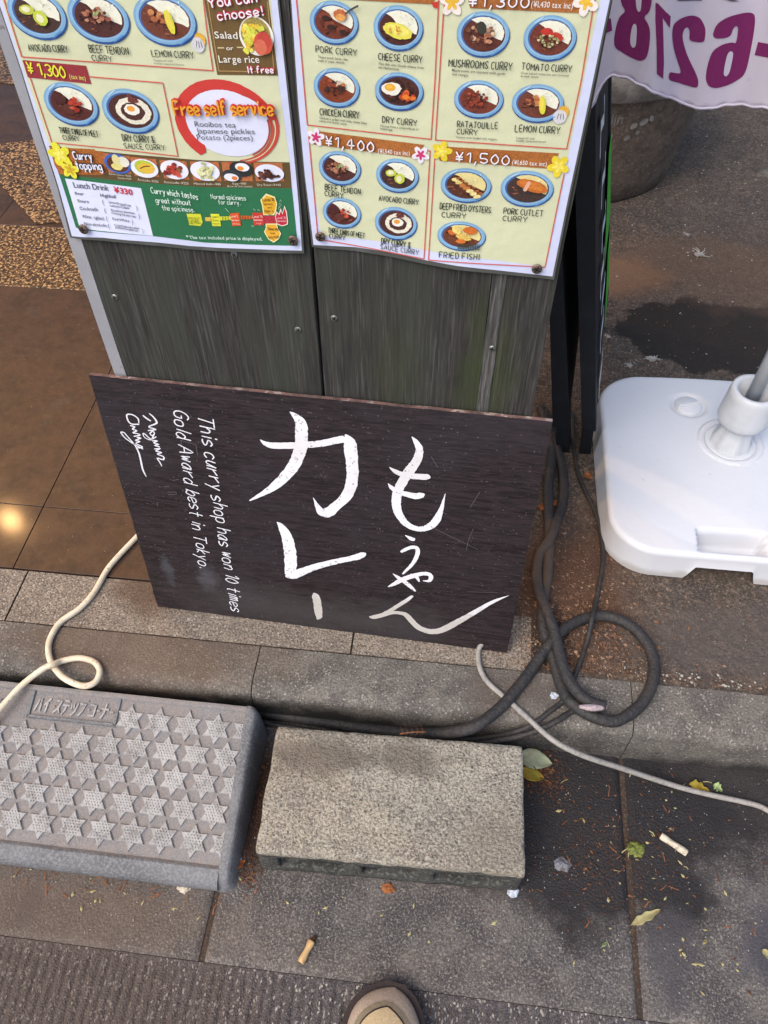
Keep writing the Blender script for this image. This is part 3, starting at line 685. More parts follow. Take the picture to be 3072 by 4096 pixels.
def brush(zm, st, jit=.05, per=5):
    P = Print(sign_pt, .00004); P.k = 3
    for s_ in st:
        pts = []; ws = []
        for (x, y, w) in s_:
            X, Y = zm(x, y); a = sign_uv(X, Y); b_ = sign_uv(*zm(x + 20, y)); pts.append(a); ws.append(w * abs(b_[0] - a[0]) / 20)
        P.ribbon(pts, ws, 'ffffff', per=per, jit=jit)
    return P
ZA = zmap(950, 1600, .4068); ZB = zmap(1450, 1700, .3918); ZC = zmap(430, 1600, .4068)
KA = [[(225, 390, 10), (270, 425, 50), (350, 448, 75), (500, 447, 75), (650, 440, 75), (800, 430, 75), (950, 400, 78), (1050, 383, 88)],
      [(1062, 340, 20), (1100, 400, 110), (1112, 480, 128), (1125, 600, 124), (1132, 720, 118), (1115, 850, 112), (1060, 960, 110), (970, 1040, 95), (890, 1105, 115), (830, 1100, 100), (790, 1050, 55), (760, 990, 18), (745, 960, 6)],
      [(515, 115, 10), (560, 150, 60), (620, 220, 112), (630, 320, 122), (628, 420, 124), (610, 510, 125), (580, 590, 115), (520, 690, 110), (430, 790, 95), (330, 870, 72), (220, 935, 42), (120, 988, 14)]]
RE = [[(390, 1200, 10), (430, 1240, 70), (480, 1330, 108), (505, 1430, 118), (520, 1530, 120), (522, 1640, 115), (515, 1720, 95)],
      [(480, 1735, 40), (550, 1722, 100), (650, 1682, 85), (780, 1635, 75), (950, 1592, 68), (1100, 1560, 65), (1180, 1540, 78), (1240, 1515, 55), (1260, 1505, 15)]]
BAR = [[(755, 1900, 30), (770, 1930, 75), (785, 2000, 80), (795, 2080, 78), (800, 2130, 60), (785, 2155, 15)]]
for st in (KA, RE, BAR): brush(ZA, st, .07).build('brushed_character', PAINT, sign)
MO = [[(505, 120, 8), (545, 170, 55), (580, 240, 75), (570, 320, 88), (530, 400, 98), (470, 480, 108), (420, 560, 102), (375, 640, 95), (350, 720, 100), (345, 800, 96), (360, 880, 90), (410, 970, 80), (480, 1030, 75), (560, 1058, 70), (640, 1055, 72), (710, 1020, 82), (760, 960, 82), (800, 870, 50), (825, 780, 25), (845, 700, 5)],
      [(275, 430, 8), (330, 470, 50), (400, 500, 60), (500, 520, 75), (600, 527, 76), (660, 530, 76), (684, 538, 40)],
      [(262, 597, 8), (300, 640, 50), (360, 680, 60), (450, 705, 70), (540, 725, 80), (600, 715, 70), (628, 705, 30)]]
UU = [[(437, 1125, 8), (480, 1150, 40), (510, 1165, 55), (530, 1160, 30)], [(395, 1295, 28), (430, 1275, 40), (490, 1250, 42), (545, 1250, 50), (565, 1290, 46), (545, 1360, 42), (500, 1430, 36), (450, 1480, 30), (412, 1520, 18)]]
YA = [[(262, 1650, 12), (320, 1625, 42), (400, 1580, 58), (500, 1545, 60), (600, 1520, 52), (670, 1520, 52), (700, 1550, 46), (680, 1590, 38), (620, 1590, 14)],
      [(312, 1518, 8), (370, 1560, 46), (430, 1600, 50), (490, 1650, 46), (540, 1695, 20)], [(490, 1520, 12), (550, 1550, 42), (580, 1600, 12)]]
NN = [[(508, 1745, 30), (450, 1790, 42), (370, 1840, 46), (290, 1890, 44), (220, 1925, 40)],
      [(70, 1955, 15), (110, 1962, 55), (200, 1940, 58), (300, 1915, 48), (380, 1918, 52), (440, 1935, 60), (490, 1985, 66), (540, 2040, 70), (600, 2080, 75), (680, 2105, 80), (760, 2105, 80), (850, 2075, 80), (950, 2020, 76), (1060, 1960, 66), (1180, 1890, 56), (1300, 1820, 45), (1400, 1775, 30), (1495, 1740, 4)]]
for st in (MO, UU, YA, NN): brush(ZB, st, .06).build('brushed_character', PAINT, sign)
for txt, (a, b, hh) in (("This curry shop has won 10 times", ((884, 140), (1222, 2062), 158)), ("Gold Award best in Tokyo.", ((640, 90), (905, 1640), 148))):
    P = Print(sign_pt, .00003); P.k = 3
    A = sign_uv(*ZC(*a)); B = sign_uv(*ZC(*b)); A2 = sign_uv(*ZC(a[0] + hh, a[1]))
    P.hand(txt, A, B, abs(A2[0] - A[0]) * .93, 'ffffff', w=.088, slant=.22, jit=.5, per=3, gap=2.3)
    P.build('hand_lettering', PAINT2, sign)
SIG = [[(350, 152, 9), (385, 180, 11), (425, 205, 9)], [(412, 132, 6), (450, 165, 10), (485, 215, 12), (470, 235, 10), (405, 262, 8), (450, 280, 9), (475, 290, 8), (400, 300, 8)], [(415, 330, 8), (445, 305, 8), (462, 330, 8), (440, 350, 8), (415, 330, 7)],
       [(455, 345, 8), (430, 385, 9), (370, 335, 8), (350, 330, 7), (365, 365, 7), (420, 390, 7), (480, 360, 7)], [(440, 400, 8), (490, 400, 9), (455, 420, 8), (505, 435, 8), (465, 445, 8), (515, 460, 8)],
       [(460, 480, 7), (520, 475, 8), (475, 500, 8), (535, 515, 8), (490, 530, 8), (550, 555, 9), (548, 585, 10), (490, 570, 8), (515, 610, 8), (535, 650, 5)],
       [(310, 225, 7), (300, 180, 9), (250, 145, 9), (205, 138, 9), (190, 155, 9), (205, 205, 9), (240, 235, 9), (310, 237, 9)], [(225, 250, 8), (270, 262, 9), (245, 285, 8), (290, 300, 8), (250, 320, 8), (300, 330, 8), (318, 345, 9), (262, 355, 8)],
       [(290, 365, 8), (330, 372, 9), (275, 395, 8), (320, 405, 8), (280, 425, 7), (345, 460, 9), (290, 470, 8)],
       [(350, 480, 8), (260, 430, 9), (180, 375, 8), (140, 330, 8), (135, 315, 8), (165, 320, 8), (210, 370, 8), (270, 440, 8), (310, 520, 10), (330, 600, 11), (345, 670, 11), (365, 720, 8), (384, 752, 4)]]
brush(ZC, [[(x, y, w * 1.5) for x, y, w in s_] for s_ in SIG], .03, 4).build('signature', PAINT2, sign)
P = Print(sign_pt, .00003); P.k = 1
for st in ([(715, 395), (870, 440), (885, 545)], [(640, 790), (700, 780)], [(560, 850), (605, 850)], [(590, 905), (680, 905), (680, 925), (600, 930)], [(490, 1005), (492, 1040)], [(725, 400), (725, 470)], [(1010, 50), (1030, 62)]):
    P.ribbon([sign_uv(*ZC(x, y)) for x, y in st], .0009, 'ffffff', per=1)
for st in ([(700, 1040), (1180, 1270)], [(1200, 680), (1100, 840)], [(1130, 1060), (1080, 1180), (1060, 1280)], [(380, 1160), (540, 1210)], [(700, 320), (770, 430)], [(1060, 1700), (1380, 1710)]):
    P.ribbon([sign_uv(*ZB(x, y)) for x, y in st], .0007, 'ffffff', per=1)
for _ in range(20):
    u, v = random.uniform(.01, SW - .01), random.uniform(.01, SH - .01); s_ = random.uniform(.0006, .0016); a = random.uniform(0, 6)
    P.poly([(u + s_ * math.cos(a + k * 1.6), v + s_ * math.sin(a + k * 1.6) * random.uniform(.5, 1.5)) for k in range(4)], 'ffffff')
tag(P.build('scratches', SCRATCH, sign), kind='stuff')

# ================================================================== MENU BOARD
bup = Vector((.009031, .03951164, .9991783)).normalized()
bu = Vector((.9991, -.0424, 0)); bu = (bu - bup * bu.dot(bup)).normalized(); bn = bu.cross(bup).normalized()   # faces the street
BP0 = Vector((-.2515, .470, .577))
def b_uv(x, y):
    q = PLn(x, y, BP0, bn) - BP0; return (q.dot(bu), q.dot(bup))
def b_pt(u, v, h=0): return BP0 + bu * u + bup * v + bn * h
VB = -(BP0.z - .101) / bup.z; VT = .76
menu = empty('menu_board', b_pt(.3, VB, 0), 'tall weathered grey-green wooden A-frame board carrying two curry posters', 'menu board')
slab('plank', b_pt, .0447, .3140, VB, VT, .012, WOOD, menu, WOODEDGE)
slab('plank', b_pt, .3187, .5160, VB, VT, .012, WOOD, menu, WOODEDGE)
slab('plank', b_pt, .5164, .5318, VB, VT, .0122, WOODPALE, menu, WOODEDGE, jit=.0003)
slab('plank', b_pt, .5322, .5862, VB, VT, .012, WOOD, menu, WOODEDGE)
slab('side_edge', b_pt, .0277, .0440, VB, VT, .022, STEEL, menu, None, jit=.0002)
slab('backing_sheet', lambda u, v, h=0: b_pt(u, v, h - .0126), .046, .584, VB, VT, .012, BLACKF, menu)
def leg(u0, u1, name='rear_leg'):
    t = math.radians(17); V = []
    for v_, dy in ((VT - .02, 0), (VB + .0, .42)):
        for u_ in (u0, u1):
            for d in (0, .03): q = b_pt(u_, VT - .02, -.03); p = Vector((b_pt(u_, 0, 0).x, q.y + dy + d, q.z if dy == 0 else .1)); V.append(p)
    obj(name, V, [(0, 1, 3, 2), (4, 6, 7, 5), (0, 2, 6, 4), (1, 5, 7, 3), (0, 4, 5, 1), (2, 3, 7, 6)], BLACKF, menu)
leg(.06, .095); leg(.50, .535)
def screw(x, y, m, parent, pt, uv, r=.0048, lift=.0):
    u, v = uv(x, y); V = []; F = []; n = 14
    for k, (rr, h) in enumerate(((1, 0), (1, .0008), (.8, .0016), (.35, .002))):
        for i in range(n): a = 2 * PI * i / n; V.append(pt(u + r * rr * math.cos(a), v + r * rr * math.sin(a), lift + h))
    for k in range(3):
        for i in range(n): F.append((k * n + i, k * n + (i + 1) % n, (k + 1) * n + (i + 1) % n, (k + 1) * n + i))
    F.append(tuple(range(3 * n, 4 * n)))
    o = obj('screw', V, F, m, parent)
    V = []; F = []; t = random.uniform(0, 1.5)
    for q in (t, t + PI / 2):
        b = len(V); e = (math.cos(q), math.sin(q)); w = (-e[1] * r * .13, e[0] * r * .13); l = r * .62; z = lift + .0022 + .0001 * b
        for s1, s2 in ((-1, -1), (1, -1), (1, 1), (-1, 1)): V.append(pt(u + e[0] * l * s1 + w[0] * s2, v + e[1] * l * s1 + w[1] * s2, z))
        F.append((b, b + 1, b + 2, b + 3))
    obj('screw_slot', V, F, BLACKF, o)
    return o
for x, y in ((460, 1188), (938, 1017), (1192, 1318), (1337, 1272), (1969, 1393)): screw(x, y, SCREWZ, menu, b_pt, b_uv, .0042)

# ------------------------------------------------------------------ posters
def mk_surf(kind):
    # laminated sheet stands 2-3 mm off the wood, its foot curling a little
    def f(u, v, h=0):
        t = max(0.0, min(1.0, (.30 - v) / .10))
        w = .0025 + .005 * t * t * (.6 + .4 * math.sin(u * 26 + kind * 1.7))
        return b_pt(u, v, w + h)
    return f
Z1 = zmap(0, 0, .7535); Z2 = zmap(1150, 0, .7836); Y4 = zmap(0, 0, .3737); Y5 = zmap(620, 0, .3737); Y6 = zmap(200, 560, .3737); Y7 = zmap(700, 560, .3617); Y8 = zmap(1150, 0, .3918)
X1 = zmap(1760, 0, .7143); X2 = zmap(1220, 500, .5882); X3 = zmap(1720, 560, .6303)
ID = lambda x, y: (x, y)
def uvs(zm, pts): return [b_uv(*zm(*p)) for p in pts]
CREAMC = 'cccfac'; DK = '1f2a22'; REDL = 'c65a4c'
def sub_poly(P, pts, col, mott=0.0, cuts=14):
    """large area: filled as horizontal strips so that it follows the curl"""
    bm = bmesh.new(); vs = [bm.verts.new((p[0], p[1], 0)) for p in pts]; bm.faces.new(vs)
    v0 = min(p[1] for p in pts); v1 = max(p[1] for p in pts)
    k = v0 - (v0 % .01) + .01
    while k < min(v1, .32):
        g = bm.verts[:] + bm.edges[:] + bm.faces[:]; bmesh.ops.bisect_plane(bm, geom=g, plane_co=(0, k, 0), plane_no=(0, 1, 0)); k += .01
    k = .03
    while k < .6:
        g = bm.verts[:] + bm.edges[:] + bm.faces[:]; bmesh.ops.bisect_plane(bm, geom=g, plane_co=(k, 0, 0), plane_no=(1, 0, 0)); k += .02
    bmesh.ops.triangulate(bm, faces=bm.faces[:]); bm.verts.index_update()
    P.tri([(v.co.x, v.co.y) for v in bm.verts], [tuple(v.index for v in f.verts) for f in bm.faces], col, mott); bm.free()
def cell(parent, surf, name, k0, fn):
    P = Print(surf, .00005); P.k = k0; fn(P); return P.build(name, INK, parent)
def bowl(parent, surf, zm, cx, cy, rx, ry, kind, deep=False):
    c = Vector(b_uv(*zm(cx, cy))); ru = (Vector(b_uv(*zm(cx + rx, cy))) - Vector(b_uv(*zm(cx - rx, cy)))).length / 2
    rv = abs(b_uv(*zm(cx, cy + ry))[1] - b_uv(*zm(cx, cy - ry))[1]) / 2
    def T(x, y): return (c.x + x * ru, c.y + y * rv)
    def go(P):
        def disc(x, y, a, b, col, mott=0, rot=0, n=36, wob=0):
            pts = []
            for k in range(n):
                t = 2 * PI * k / n; w = 1 + wob * random.uniform(-1, 1); X = a * w * math.cos(t); Y = b * w * math.sin(t)
                pts.append(T(x + X * math.cos(rot) - Y * math.sin(rot), y + X * math.sin(rot) + Y * math.cos(rot)))
            P.poly(pts, col, mott)
        curry = {'porkc': '6b3324', 'cheese': '4a2620', 'chicken': '7d3b22', 'dry': '4a2822', 'mush': '5a2f26', 'tomato': '6a3528', 'rata': '74382a', 'lemon': '6b3a2c', 'beef': '4d2a26', 'avo': '45302b', 'three': '552a25', 'sauce': '4b2a26', 'oyster': '52301f', 'cutlet': '40332f', 'fish': '6a3a26', 'baked': '5a2f22'}[kind]
        if deep:
            disc(0, -.22, .97, .86, '3b4a78', .1); disc(.02, -.12, .99, .86, '46609a', .1)
        disc(.01, -.05, 1.0, 1.0, '2b4f8a'); disc(-.01, .02, .985, .975, '7aa5c6', .05); disc(-.02, .03, .9, .88, '8bb3d0', .03)
        disc(0, .02, .83, .80, '3f639c', .1); disc(.03, .0, .79, .76, curry, .22)
        if kind not in ('dry',):
            rice = 'e3e3cf' if kind not in ('oyster', 'cutlet', 'fish') else 'dccf8e'
            pts = []
            for k in range(22):
                a = math.radians(128 - 150 * k / 21); rr = .78 + random.uniform(-.015, .015); pts.append(T(rr * math.cos(a), .72 / .78 * rr * math.sin(a) + .04))
            for k in range(1, 10):
                t = k / 10; x = .72 - 1.18 * t; y = -.26 + .88 * t; pts.append(T(x + .06 * math.sin(t * 9) + random.uniform(-.02, .02), y - .10 * math.sin(t * PI) + random.uniform(-.02, .02)))
            if kind == 'sauce':
                disc(.12, .02, .62, .6, 'ddd8c4', .12, wob=.03); disc(.1, .0, .42, .4, '4a2c26', .3, wob=.05); disc(.08, .08, .27, .25, 'e6e2d6', .05, wob=.06); disc(.05, .12, .14, .13, 'e09a3c', .1)
                disc(.2, .5, .2, .12, '6b3330', .3, wob=.15); disc(.1, .62, .07, .18, '6a3a34', .2, wob=.1)
            else: P.poly(pts, rice, .05)
        if kind != 'sauce' and kind != 'dry':
            for _ in range(16):
                a = math.radians(random.uniform(150, 315)); d = random.uniform(.15, .68); disc(d * math.cos(a), d * math.sin(a) * .95, random.uniform(.04, .11), random.uniform(.02, .05), random.choice([curry, '8a5542', '2e1814', '5f3327']), .3, random.uniform(-.6, .6), 9, .25)
            for _ in range(12): disc(.3 + random.gauss(0, .14), .38 + random.gauss(0, .13), .035, .02, random.choice(['cfcfbc', 'f0f0e2', 'c3c2ab']), 0, random.uniform(0, 3), 7, .2)
        disc(-.5, .78, .22, .03, 'b4d0e2', 0, .75, 14); disc(.55, -.74, .25, .03, '4f86bd', 0, .72, 14)
        def chunks(n, x, y, sx, sy, cols, r0=.09, r1=.16, m=.3):
            for _ in range(n):
                a = random.uniform(0, 2 * PI); d = math.sqrt(random.random()); disc(x + sx * d * math.cos(a), y + sy * d * math.sin(a), random.uniform(r0, r1), random.uniform(r0, r1) * .8, random.choice(cols), m, random.uniform(0, 3), 9, .22)
        if kind == 'porkc':
            for x, y in ((-.35, .3), (-.15, -.1), (.35, -.3)): disc(x, y, .24, .2, '7a3d2c', .2, wob=.08); disc(x + .04, y - .08, .17, .12, '35201a', .2, wob=.1)
            disc(.28, .4, .26, .26, 'b9683e', .25, wob=.1); disc(.3, .28, .2, .17, 'd99a52', .2, wob=.12); P.ribbon([T(.5, .45), T(.75, .68), T(1.02, .85)], ru * .07, '3f4047')
        elif kind == 'cheese': disc(0, -.1, .6, .33, 'd8cf4f', .08, -.3, 30, .06); disc(.02, -.06, .45, .22, 'e2da68', .1, -.3, 24, .08); chunks(12, 0, -.05, .38, .16, ['cf8f3c', 'd9a63f'], .03, .07, .2)
        elif kind == 'chicken': chunks(12, -.05, .02, .38, .34, ['3c2a26', '4b2d24', '5b3128']); chunks(9, 0, .25, .38, .18, ['a8542c', 'c06a35', '7f3a28'], .07, .13); chunks(5, .15, .3, .12, .2, ['d8bfa4'], .05, .09)
        elif kind == 'dry':
            disc(0, 0, .76, .74, '4a2924', .4, wob=.02); chunks(50, 0, 0, .62, .6, ['5b342c', '3b211d', '6a4036', '2e1c19'], .05, .1); disc(-.28, .18, .4, .34, 'e6e3d4', .04, .1, 26, .08); disc(-.35, .25, .22, .2, 'e2a637', .06); disc(-.38, .28, .12, .1, 'e9b84c', .06)
            chunks(12, .38, -.12, .25, .25, ['c4502c', 'd06a2c', 'b0402a'], .1, .17); disc(.3, -.2, .15, .12, 'de7c26', .1)
        elif kind == 'mush': chunks(14, -.1, .1, .5, .36, ['c9a98c', '6b4636', '8d6248', 'b08a6c'], .06, .12); disc(-.08, .32, .19, .28, '38362f', .2, .2, 20, .08); chunks(9, .2, -.1, .2, .2, ['c08a6a', '9c6248'], .07, .12)
        elif kind == 'tomato': disc(-.15, .3, .24, .16, 'b5332a', .15, wob=.08); disc(.25, .1, .26, .18, 'b43a2c', .15, -.5, wob=.08); chunks(26, -.08, -.08, .42, .3, ['a8a070', '7c744a', 'c4bc90'], .04, .08)
        elif kind == 'rata': chunks(34, -.1, .05, .45, .4, ['8c3b28', '5b2a22', 'a04a30', '6b3a2a'], .06, .12)
        elif kind == 'lemon': chunks(14, -.2, .15, .26, .26, ['a5603c', '6f3b2c', 'c08050'], .08, .14); disc(.18, -.02, .13, .48, 'd3cf3e', .05, .12, 24, .05); disc(.16, .05, .08, .36, 'e2cf52', .06, .12)
        elif kind == 'beef': chunks(30, -.02, .08, .42, .34, ['8a5040', 'a46a50', '5a3428', 'b98468'], .06, .11); chunks(9, .02, .22, .14, .12, ['8aa060', '9fb070'], .03, .06)
        elif kind == 'avo':
            if deep is None or True:
                disc(-.28, .18, .26, .2, 'b9c24a', .06, .2, 22, .05); disc(-.3, .2, .15, .12, 'e0dfb8', .1, .2, 14, .1); disc(.12, -.12, .24, .3, 'bccb42', .06, .1, 22, .05); disc(.1, -.14, .13, .18, 'dedcb4', .1, 0, 14, .1)
        elif kind == 'three': disc(-.35, .25, .26, .22, '4b2524', .25, wob=.08); disc(-.05, -.18, .27, .26, '5a302a', .25, wob=.1); chunks(16, .2, .05, .2, .32, ['b03a2a', 'c4543a', '8e2c24'], .06, .12)
        elif kind == 'oyster':
            for k in range(7): disc(-.42 + k * .15, .35 - k * .15, .15, .11, random.choice(['d8c27a', 'e2cf8c', 'b9743c']), .15, .4, 16, .12); 
            for k in range(7): disc(-.3 + k * .15, .45 - k * .13, .1, .07, random.choice(['8a4a2a', 'a55a30']), .2, .4, 12, .15)
        elif kind == 'cutlet': disc(.18, .22, .62, .3, 'b8652c', .18, -.35, 30, .05); disc(.18, .25, .5, .2, 'c67630', .2, -.35, 30, .08); P.ribbon([T(.05, .42), T(-.08, -.05)], ru * .14, 'd9a890')
        elif kind == 'fish':
            disc(-.3, .3, .25, .2, 'c4672c', .15, .3, wob=.15); disc(.35, .48, .3, .25, 'c66a28', .15, -.3, wob=.1); disc(.1, .0, .32, .22, 'd3b25c', .2, -.4, wob=.1); disc(-.2, .45, .2, .26, 'dcc672', .2, .1, wob=.12); disc(0, -.3, .2, .16, 'cc6e2c', .15, wob=.12)
            for k in range(9): P.ribbon([T(-.1 + k * .1, -.45), T(-.05 + k * .1, -.85)], ru * .03, '4a4a42')
            for k in range(4): P.ribbon([T(-.12, -.5 - k * .1), T(.8, -.42 - k * .1)], ru * .03, '4a4a42')
        elif kind == 'baked': disc(0, .05, .4, .22, 'e2d27a', .1, -.4, wob=.12); P.ribbon([T(-.1, .2), T(-.05, 1.25)], ru * .4, 'e0cf8a')
    return cell(parent, surf, 'printed_bowl', 20, go)
def htext(parent, surf, zm, txt, x0, y0, x1, y1, h, col=DK, w=.13, k0=24, **kw):
    a = b_uv(*zm(x0, y0)); b = b_uv(*zm(x1, y1)); hh = abs(b_uv(*zm(x0, y0 - h))[1] - a[1]) * (.88 if col == DK else 1)
    return cell(parent, surf, 'hand_lettering', k0, lambda P: P.hand(txt, a, b, hh, col, w=w, **kw))
def stext(parent, surf, zm, lines, col=DK, bold=0.0, k0=24, name='small_text'):
    def go(P):
        for (txt, x0, y0, x1, y1, h) in lines:
            a = b_uv(*zm(x0, y0)); b = b_uv(*zm(x1, y1)); hh = abs(b_uv(*zm(x0, y0 - h))[1] - a[1]); P.sans(txt, a, b, hh, col, bold)
    o = cell(parent, surf, name, k0, go)
    return tag(o, kind='stuff') if len(lines) > 1 else o
def frame(parent, surf, zm, pts, w=.0011, col=REDL, closed=False, k0=16):
    q = uvs(zm, pts)
    def go(P):
        n = len(q); 
        for i in range(n if closed else n - 1):
            a, b = Vector(q[i]), Vector(q[(i + 1) % n]); m = max(1, int((b - a).length / .02))
            P.ribbon([tuple(a + (b - a) * t / m) for t in range(m + 1)], w, col, per=1)
    return cell(parent, surf, 'frame_line', k0, go)
def flower(P, uv, r, c1, c2, petals=5, rot=0.3):
    for k in range(petals):
        a = rot + k * 2 * PI / petals; P.disc(uv[0] + r * .55 * math.cos(a), uv[1] + r * .55 * math.sin(a), r * .5, r * .34, c1, .06, a, 14, .08)
    for k in range(petals):
        a = rot + k * 2 * PI / petals; P.disc(uv[0] + r * .3 * math.cos(a), uv[1] + r * .3 * math.sin(a), r * .3, r * .15, c2, .1, a, 10, .05)
    P.disc(uv[0], uv[1], r * .14, r * .14, c2, .2, 0, 8)
def area(parent, surf, zm, pts, col, mott, k0, name='printed_area'):
    return cell(parent, surf, name, k0, lambda P: sub_poly(P, uvs(zm, pts), col, mott))
def sheet(parent, surf, edge, lam):
    """white paper sheet with a clear laminate margin behind it"""
    for nm, pts, m, k in (('laminate', lam, LAM, -6), ('paper', edge, PAPER, 0)):
        P = Print(surf, .00005); P.k = k; sub_poly(P, uvs(ID, pts), 'ffffff'); P.build(nm, m, parent)

# ---- left poster
S1 = mk_surf(0)
p1 = empty('curry_poster', b_pt(.17, .2, .003), 'left laminated curry menu poster with red brush ring and green drinks strip', 'poster', 'curry menu posters screwed to the wooden board')
sheet(p1, S1, [(-110, -280), (1085, -280), (1113, 0), (1143, 280), (1173, 560), (1196, 800), (1213, 990), (1050, 986), (880, 984), (760, 977), (640, 962), (520, 950), (420, 938), (330, 935), (297, 932), (240, 745), (179, 560), (89, 270), (-2, 0)],
      [(-114, -282), (1092, -282), (1120, 0), (1150, 280), (1181, 560), (1204, 800), (1222, 1001), (1050, 1000), (880, 998), (760, 991), (640, 976), (520, 962), (420, 950), (330, 944), (290, 938), (234, 745), (173, 560), (84, 270), (-7, 0)])
area(p1, S1, ID, [(-85, -270), (1050, -270), (1086, 0), (1118, 330), (1162, 645), (820, 637), (500, 612), (203, 582), (102, 280), (14, 0)], CREAMC, .02, 3)
area(p1, S1, ID, [(200, 578), (500, 610), (820, 637), (1161, 644), (1170, 748), (820, 744), (520, 722), (241, 693)], '5d4a2c', .08, 5)
area(p1, S1, ID, [(241, 692), (520, 721), (820, 743), (1170, 747), (1196, 971), (1000, 968), (820, 963), (611, 935), (440, 918), (328, 906), (312, 897)], '2a6b47', .06, 6)
area(p1, S1, Y6, [(175, 395), (985, 500), (1118, 1003), (345, 915)], 'd5daf0', .02, 9)
area(p1, S1, Y6, [(10, 60), (485, 85), (500, 100), (585, 120), (610, 200), (620, 340), (560, 360), (120, 350), (60, 250)], 'a5622c', .3, 9)
for (zm, pts) in ((Y6, [(570, 120), (860, 160), (885, 350), (640, 330)]), (Y6, [(862, 165), (1145, 192), (1180, 385), (920, 370)]), (Y6, [(1178, 198), (1470, 215), (1500, 410), (1235, 395)]), (Y7, [(175, 222), (490, 228), (525, 440), (215, 432)]), (Y7, [(523, 228), (845, 232), (872, 440), (555, 436)]), (Y7, [(875, 232), (1192, 237), (1215, 440), (905, 438)])):
    area(p1, S1, zm, pts, 'b06a42', .25, 10, 'topping_photo')
def dishes(P, w_):
    def T(zm, x, y): return b_uv(*zm(x, y))
    s_ = .00018
    def el(zm, x, y, rx, ry, col, m=0, wob=0, rot=0): 
        c = T(zm, x, y); k = abs(T(zm, x + 50, y)[0] - c[0]) / 50; k2 = abs(T(zm, x, y + 50)[1] - c[1]) / 50; P.disc(c[0], c[1], rx * k, ry * k2, col, m, rot, 24, wob)
    if w_ == 0:
        el(Y6, 740, 235, 140, 105, '3a63b0'); el(Y6, 740, 240, 112, 82, '5a2f22', .2); el(Y6, 800, 215, 60, 55, 'dddac6'); el(Y6, 735, 265, 62, 35, 'd9cf80', .1, .1); el(Y6, 720, 190, 40, 55, 'd8cd92', .05)
    if w_ == 1:
        el(Y6, 1025, 285, 145, 98, 'dfe2ee', .02); el(Y6, 1025, 270, 105, 72, 'b4bf3c', .15, .04); el(Y6, 1045, 285, 90, 55, 'd9b544', .1, .05); P.ribbon([T(Y6, 980, 285), T(Y6, 1030, 262), T(Y6, 1080, 262)], .0012, '6b4a1c')
    if w_ == 2:
        el(Y6, 1345, 300, 148, 100, 'e2e3ee', .02)
        for _ in range(26): el(Y6, 1335 + random.gauss(0, 45), 305 + random.gauss(0, 34), 26, 20, random.choice(['b03a2e', 'c2503a', '7c2f28', '8a5a3a']), .25, .2)
    if w_ == 3:
        el(Y7, 345, 325, 160, 105, 'dfe2f0', .02)
        for _ in range(34): el(Y7, 345 + random.gauss(0, 50), 330 + random.gauss(0, 34), 24, 18, random.choice(['cfcf9a', 'dcdcb0', 'b5b780']), .15, .2)
    if w_ == 4:
        el(Y7, 745, 300, 130, 85, '2b2d2c', .1); el(Y7, 755, 280, 78, 45, 'e4e6ea', .02); el(Y7, 735, 293, 36, 24, 'e08a2a', .1)
        el(Y7, 640, 375, 105, 68, '33373c', .1); el(Y7, 635, 392, 80, 42, 'dfe2e6', .02); el(Y7, 672, 400, 32, 22, 'd87a3a', .1)
    if w_ == 5:
        el(Y7, 1055, 345, 160, 95, 'dcdff0', .02)
        for _ in range(36): el(Y7, 1035 + random.gauss(0, 55), 365 + random.gauss(0, 28), 22, 16, random.choice(['4a2a24', '5f3a30', '35201c', '74463a']), .25, .2)
for q_ in range(6): cell(p1, S1, 'printed_topping', 30, lambda P: dishes(P, q_))
cell(p1, S1, 'printed_flower', 30, lambda P: flower(P, b_uv(*Y6(120, 135)), .0125, 'dcd63a', 'e8e06a', rot=.5))
cell(p1, S1, 'printed_flower', 50, lambda P: flower(P, b_uv(*Y6(235, 290)), .0100, 'dcd640', 'c8a52c', rot=.1))
frame(p1, S1, ID, [(-30, -200), (24, 0), (93, 222), (400, 244), (856, 277), (830, 100), (812, -60)]); frame(p1, S1, ID, [(127, 306), (212, 564), (450, 588), (716, 619), (656, 326), (363, 301)])
area(p1, S1, Y4, [(255, 628), (935, 690), (990, 885), (315, 815)], '8f3238', .12, 14, 'price_banner')
htext(p1, S1, Y4, '¥ 1,300', 330, 765, 725, 815, 118, 'dbd93c', .15, k0=26, jit=.1, gap=1.8)
stext(p1, S1, Y4, [('(tax inc)', 765, 822, 940, 845, 48)], 'd6c46a', .02)
area(p1, S1, Y5, [(540, -700), (1150, -700), (1225, 0), (1325, 797), (675, 788), (540, 0)], '6a5330', .06, 8, 'salad_panel')
frame(p1, S1, Y5, [(500, -400), (575, 0), (695, 745), (1285, 755), (1215, 0)], .0009, 'a98a5a', k0=14)
for (txt, x0, y0, x1, y1, h) in (('You can', 600, 60, 1110, -2, 100), ('choose!', 700, 195, 1175, 140, 95), ('It free', 1012, 757, 1285, 755, 68)):
    htext(p1, S1, Y5, txt, x0, y0, x1, y1, h, 'c03a4e', .34, k0=26, jit=.1, gap=2.6); htext(p1, S1, Y5, txt, x0, y0, x1, y1, h, 'e9e4ec', .17, k0=60, jit=.1, gap=2.6)
stext(p1, S1, Y5, [('Salad', 655, 393, 910, 400, 75), ('or', 778, 520, 860, 522, 48), ('Large rice', 700, 652, 1140, 655, 78)], 'dcd9cf', .012)
frame(p1, S1, Y5, [(683, 498), (750, 498)], .001, 'cdbb8c', k0=14); frame(p1, S1, Y5, [(890, 493), (955, 493)], .001, 'cdbb8c', k0=14)
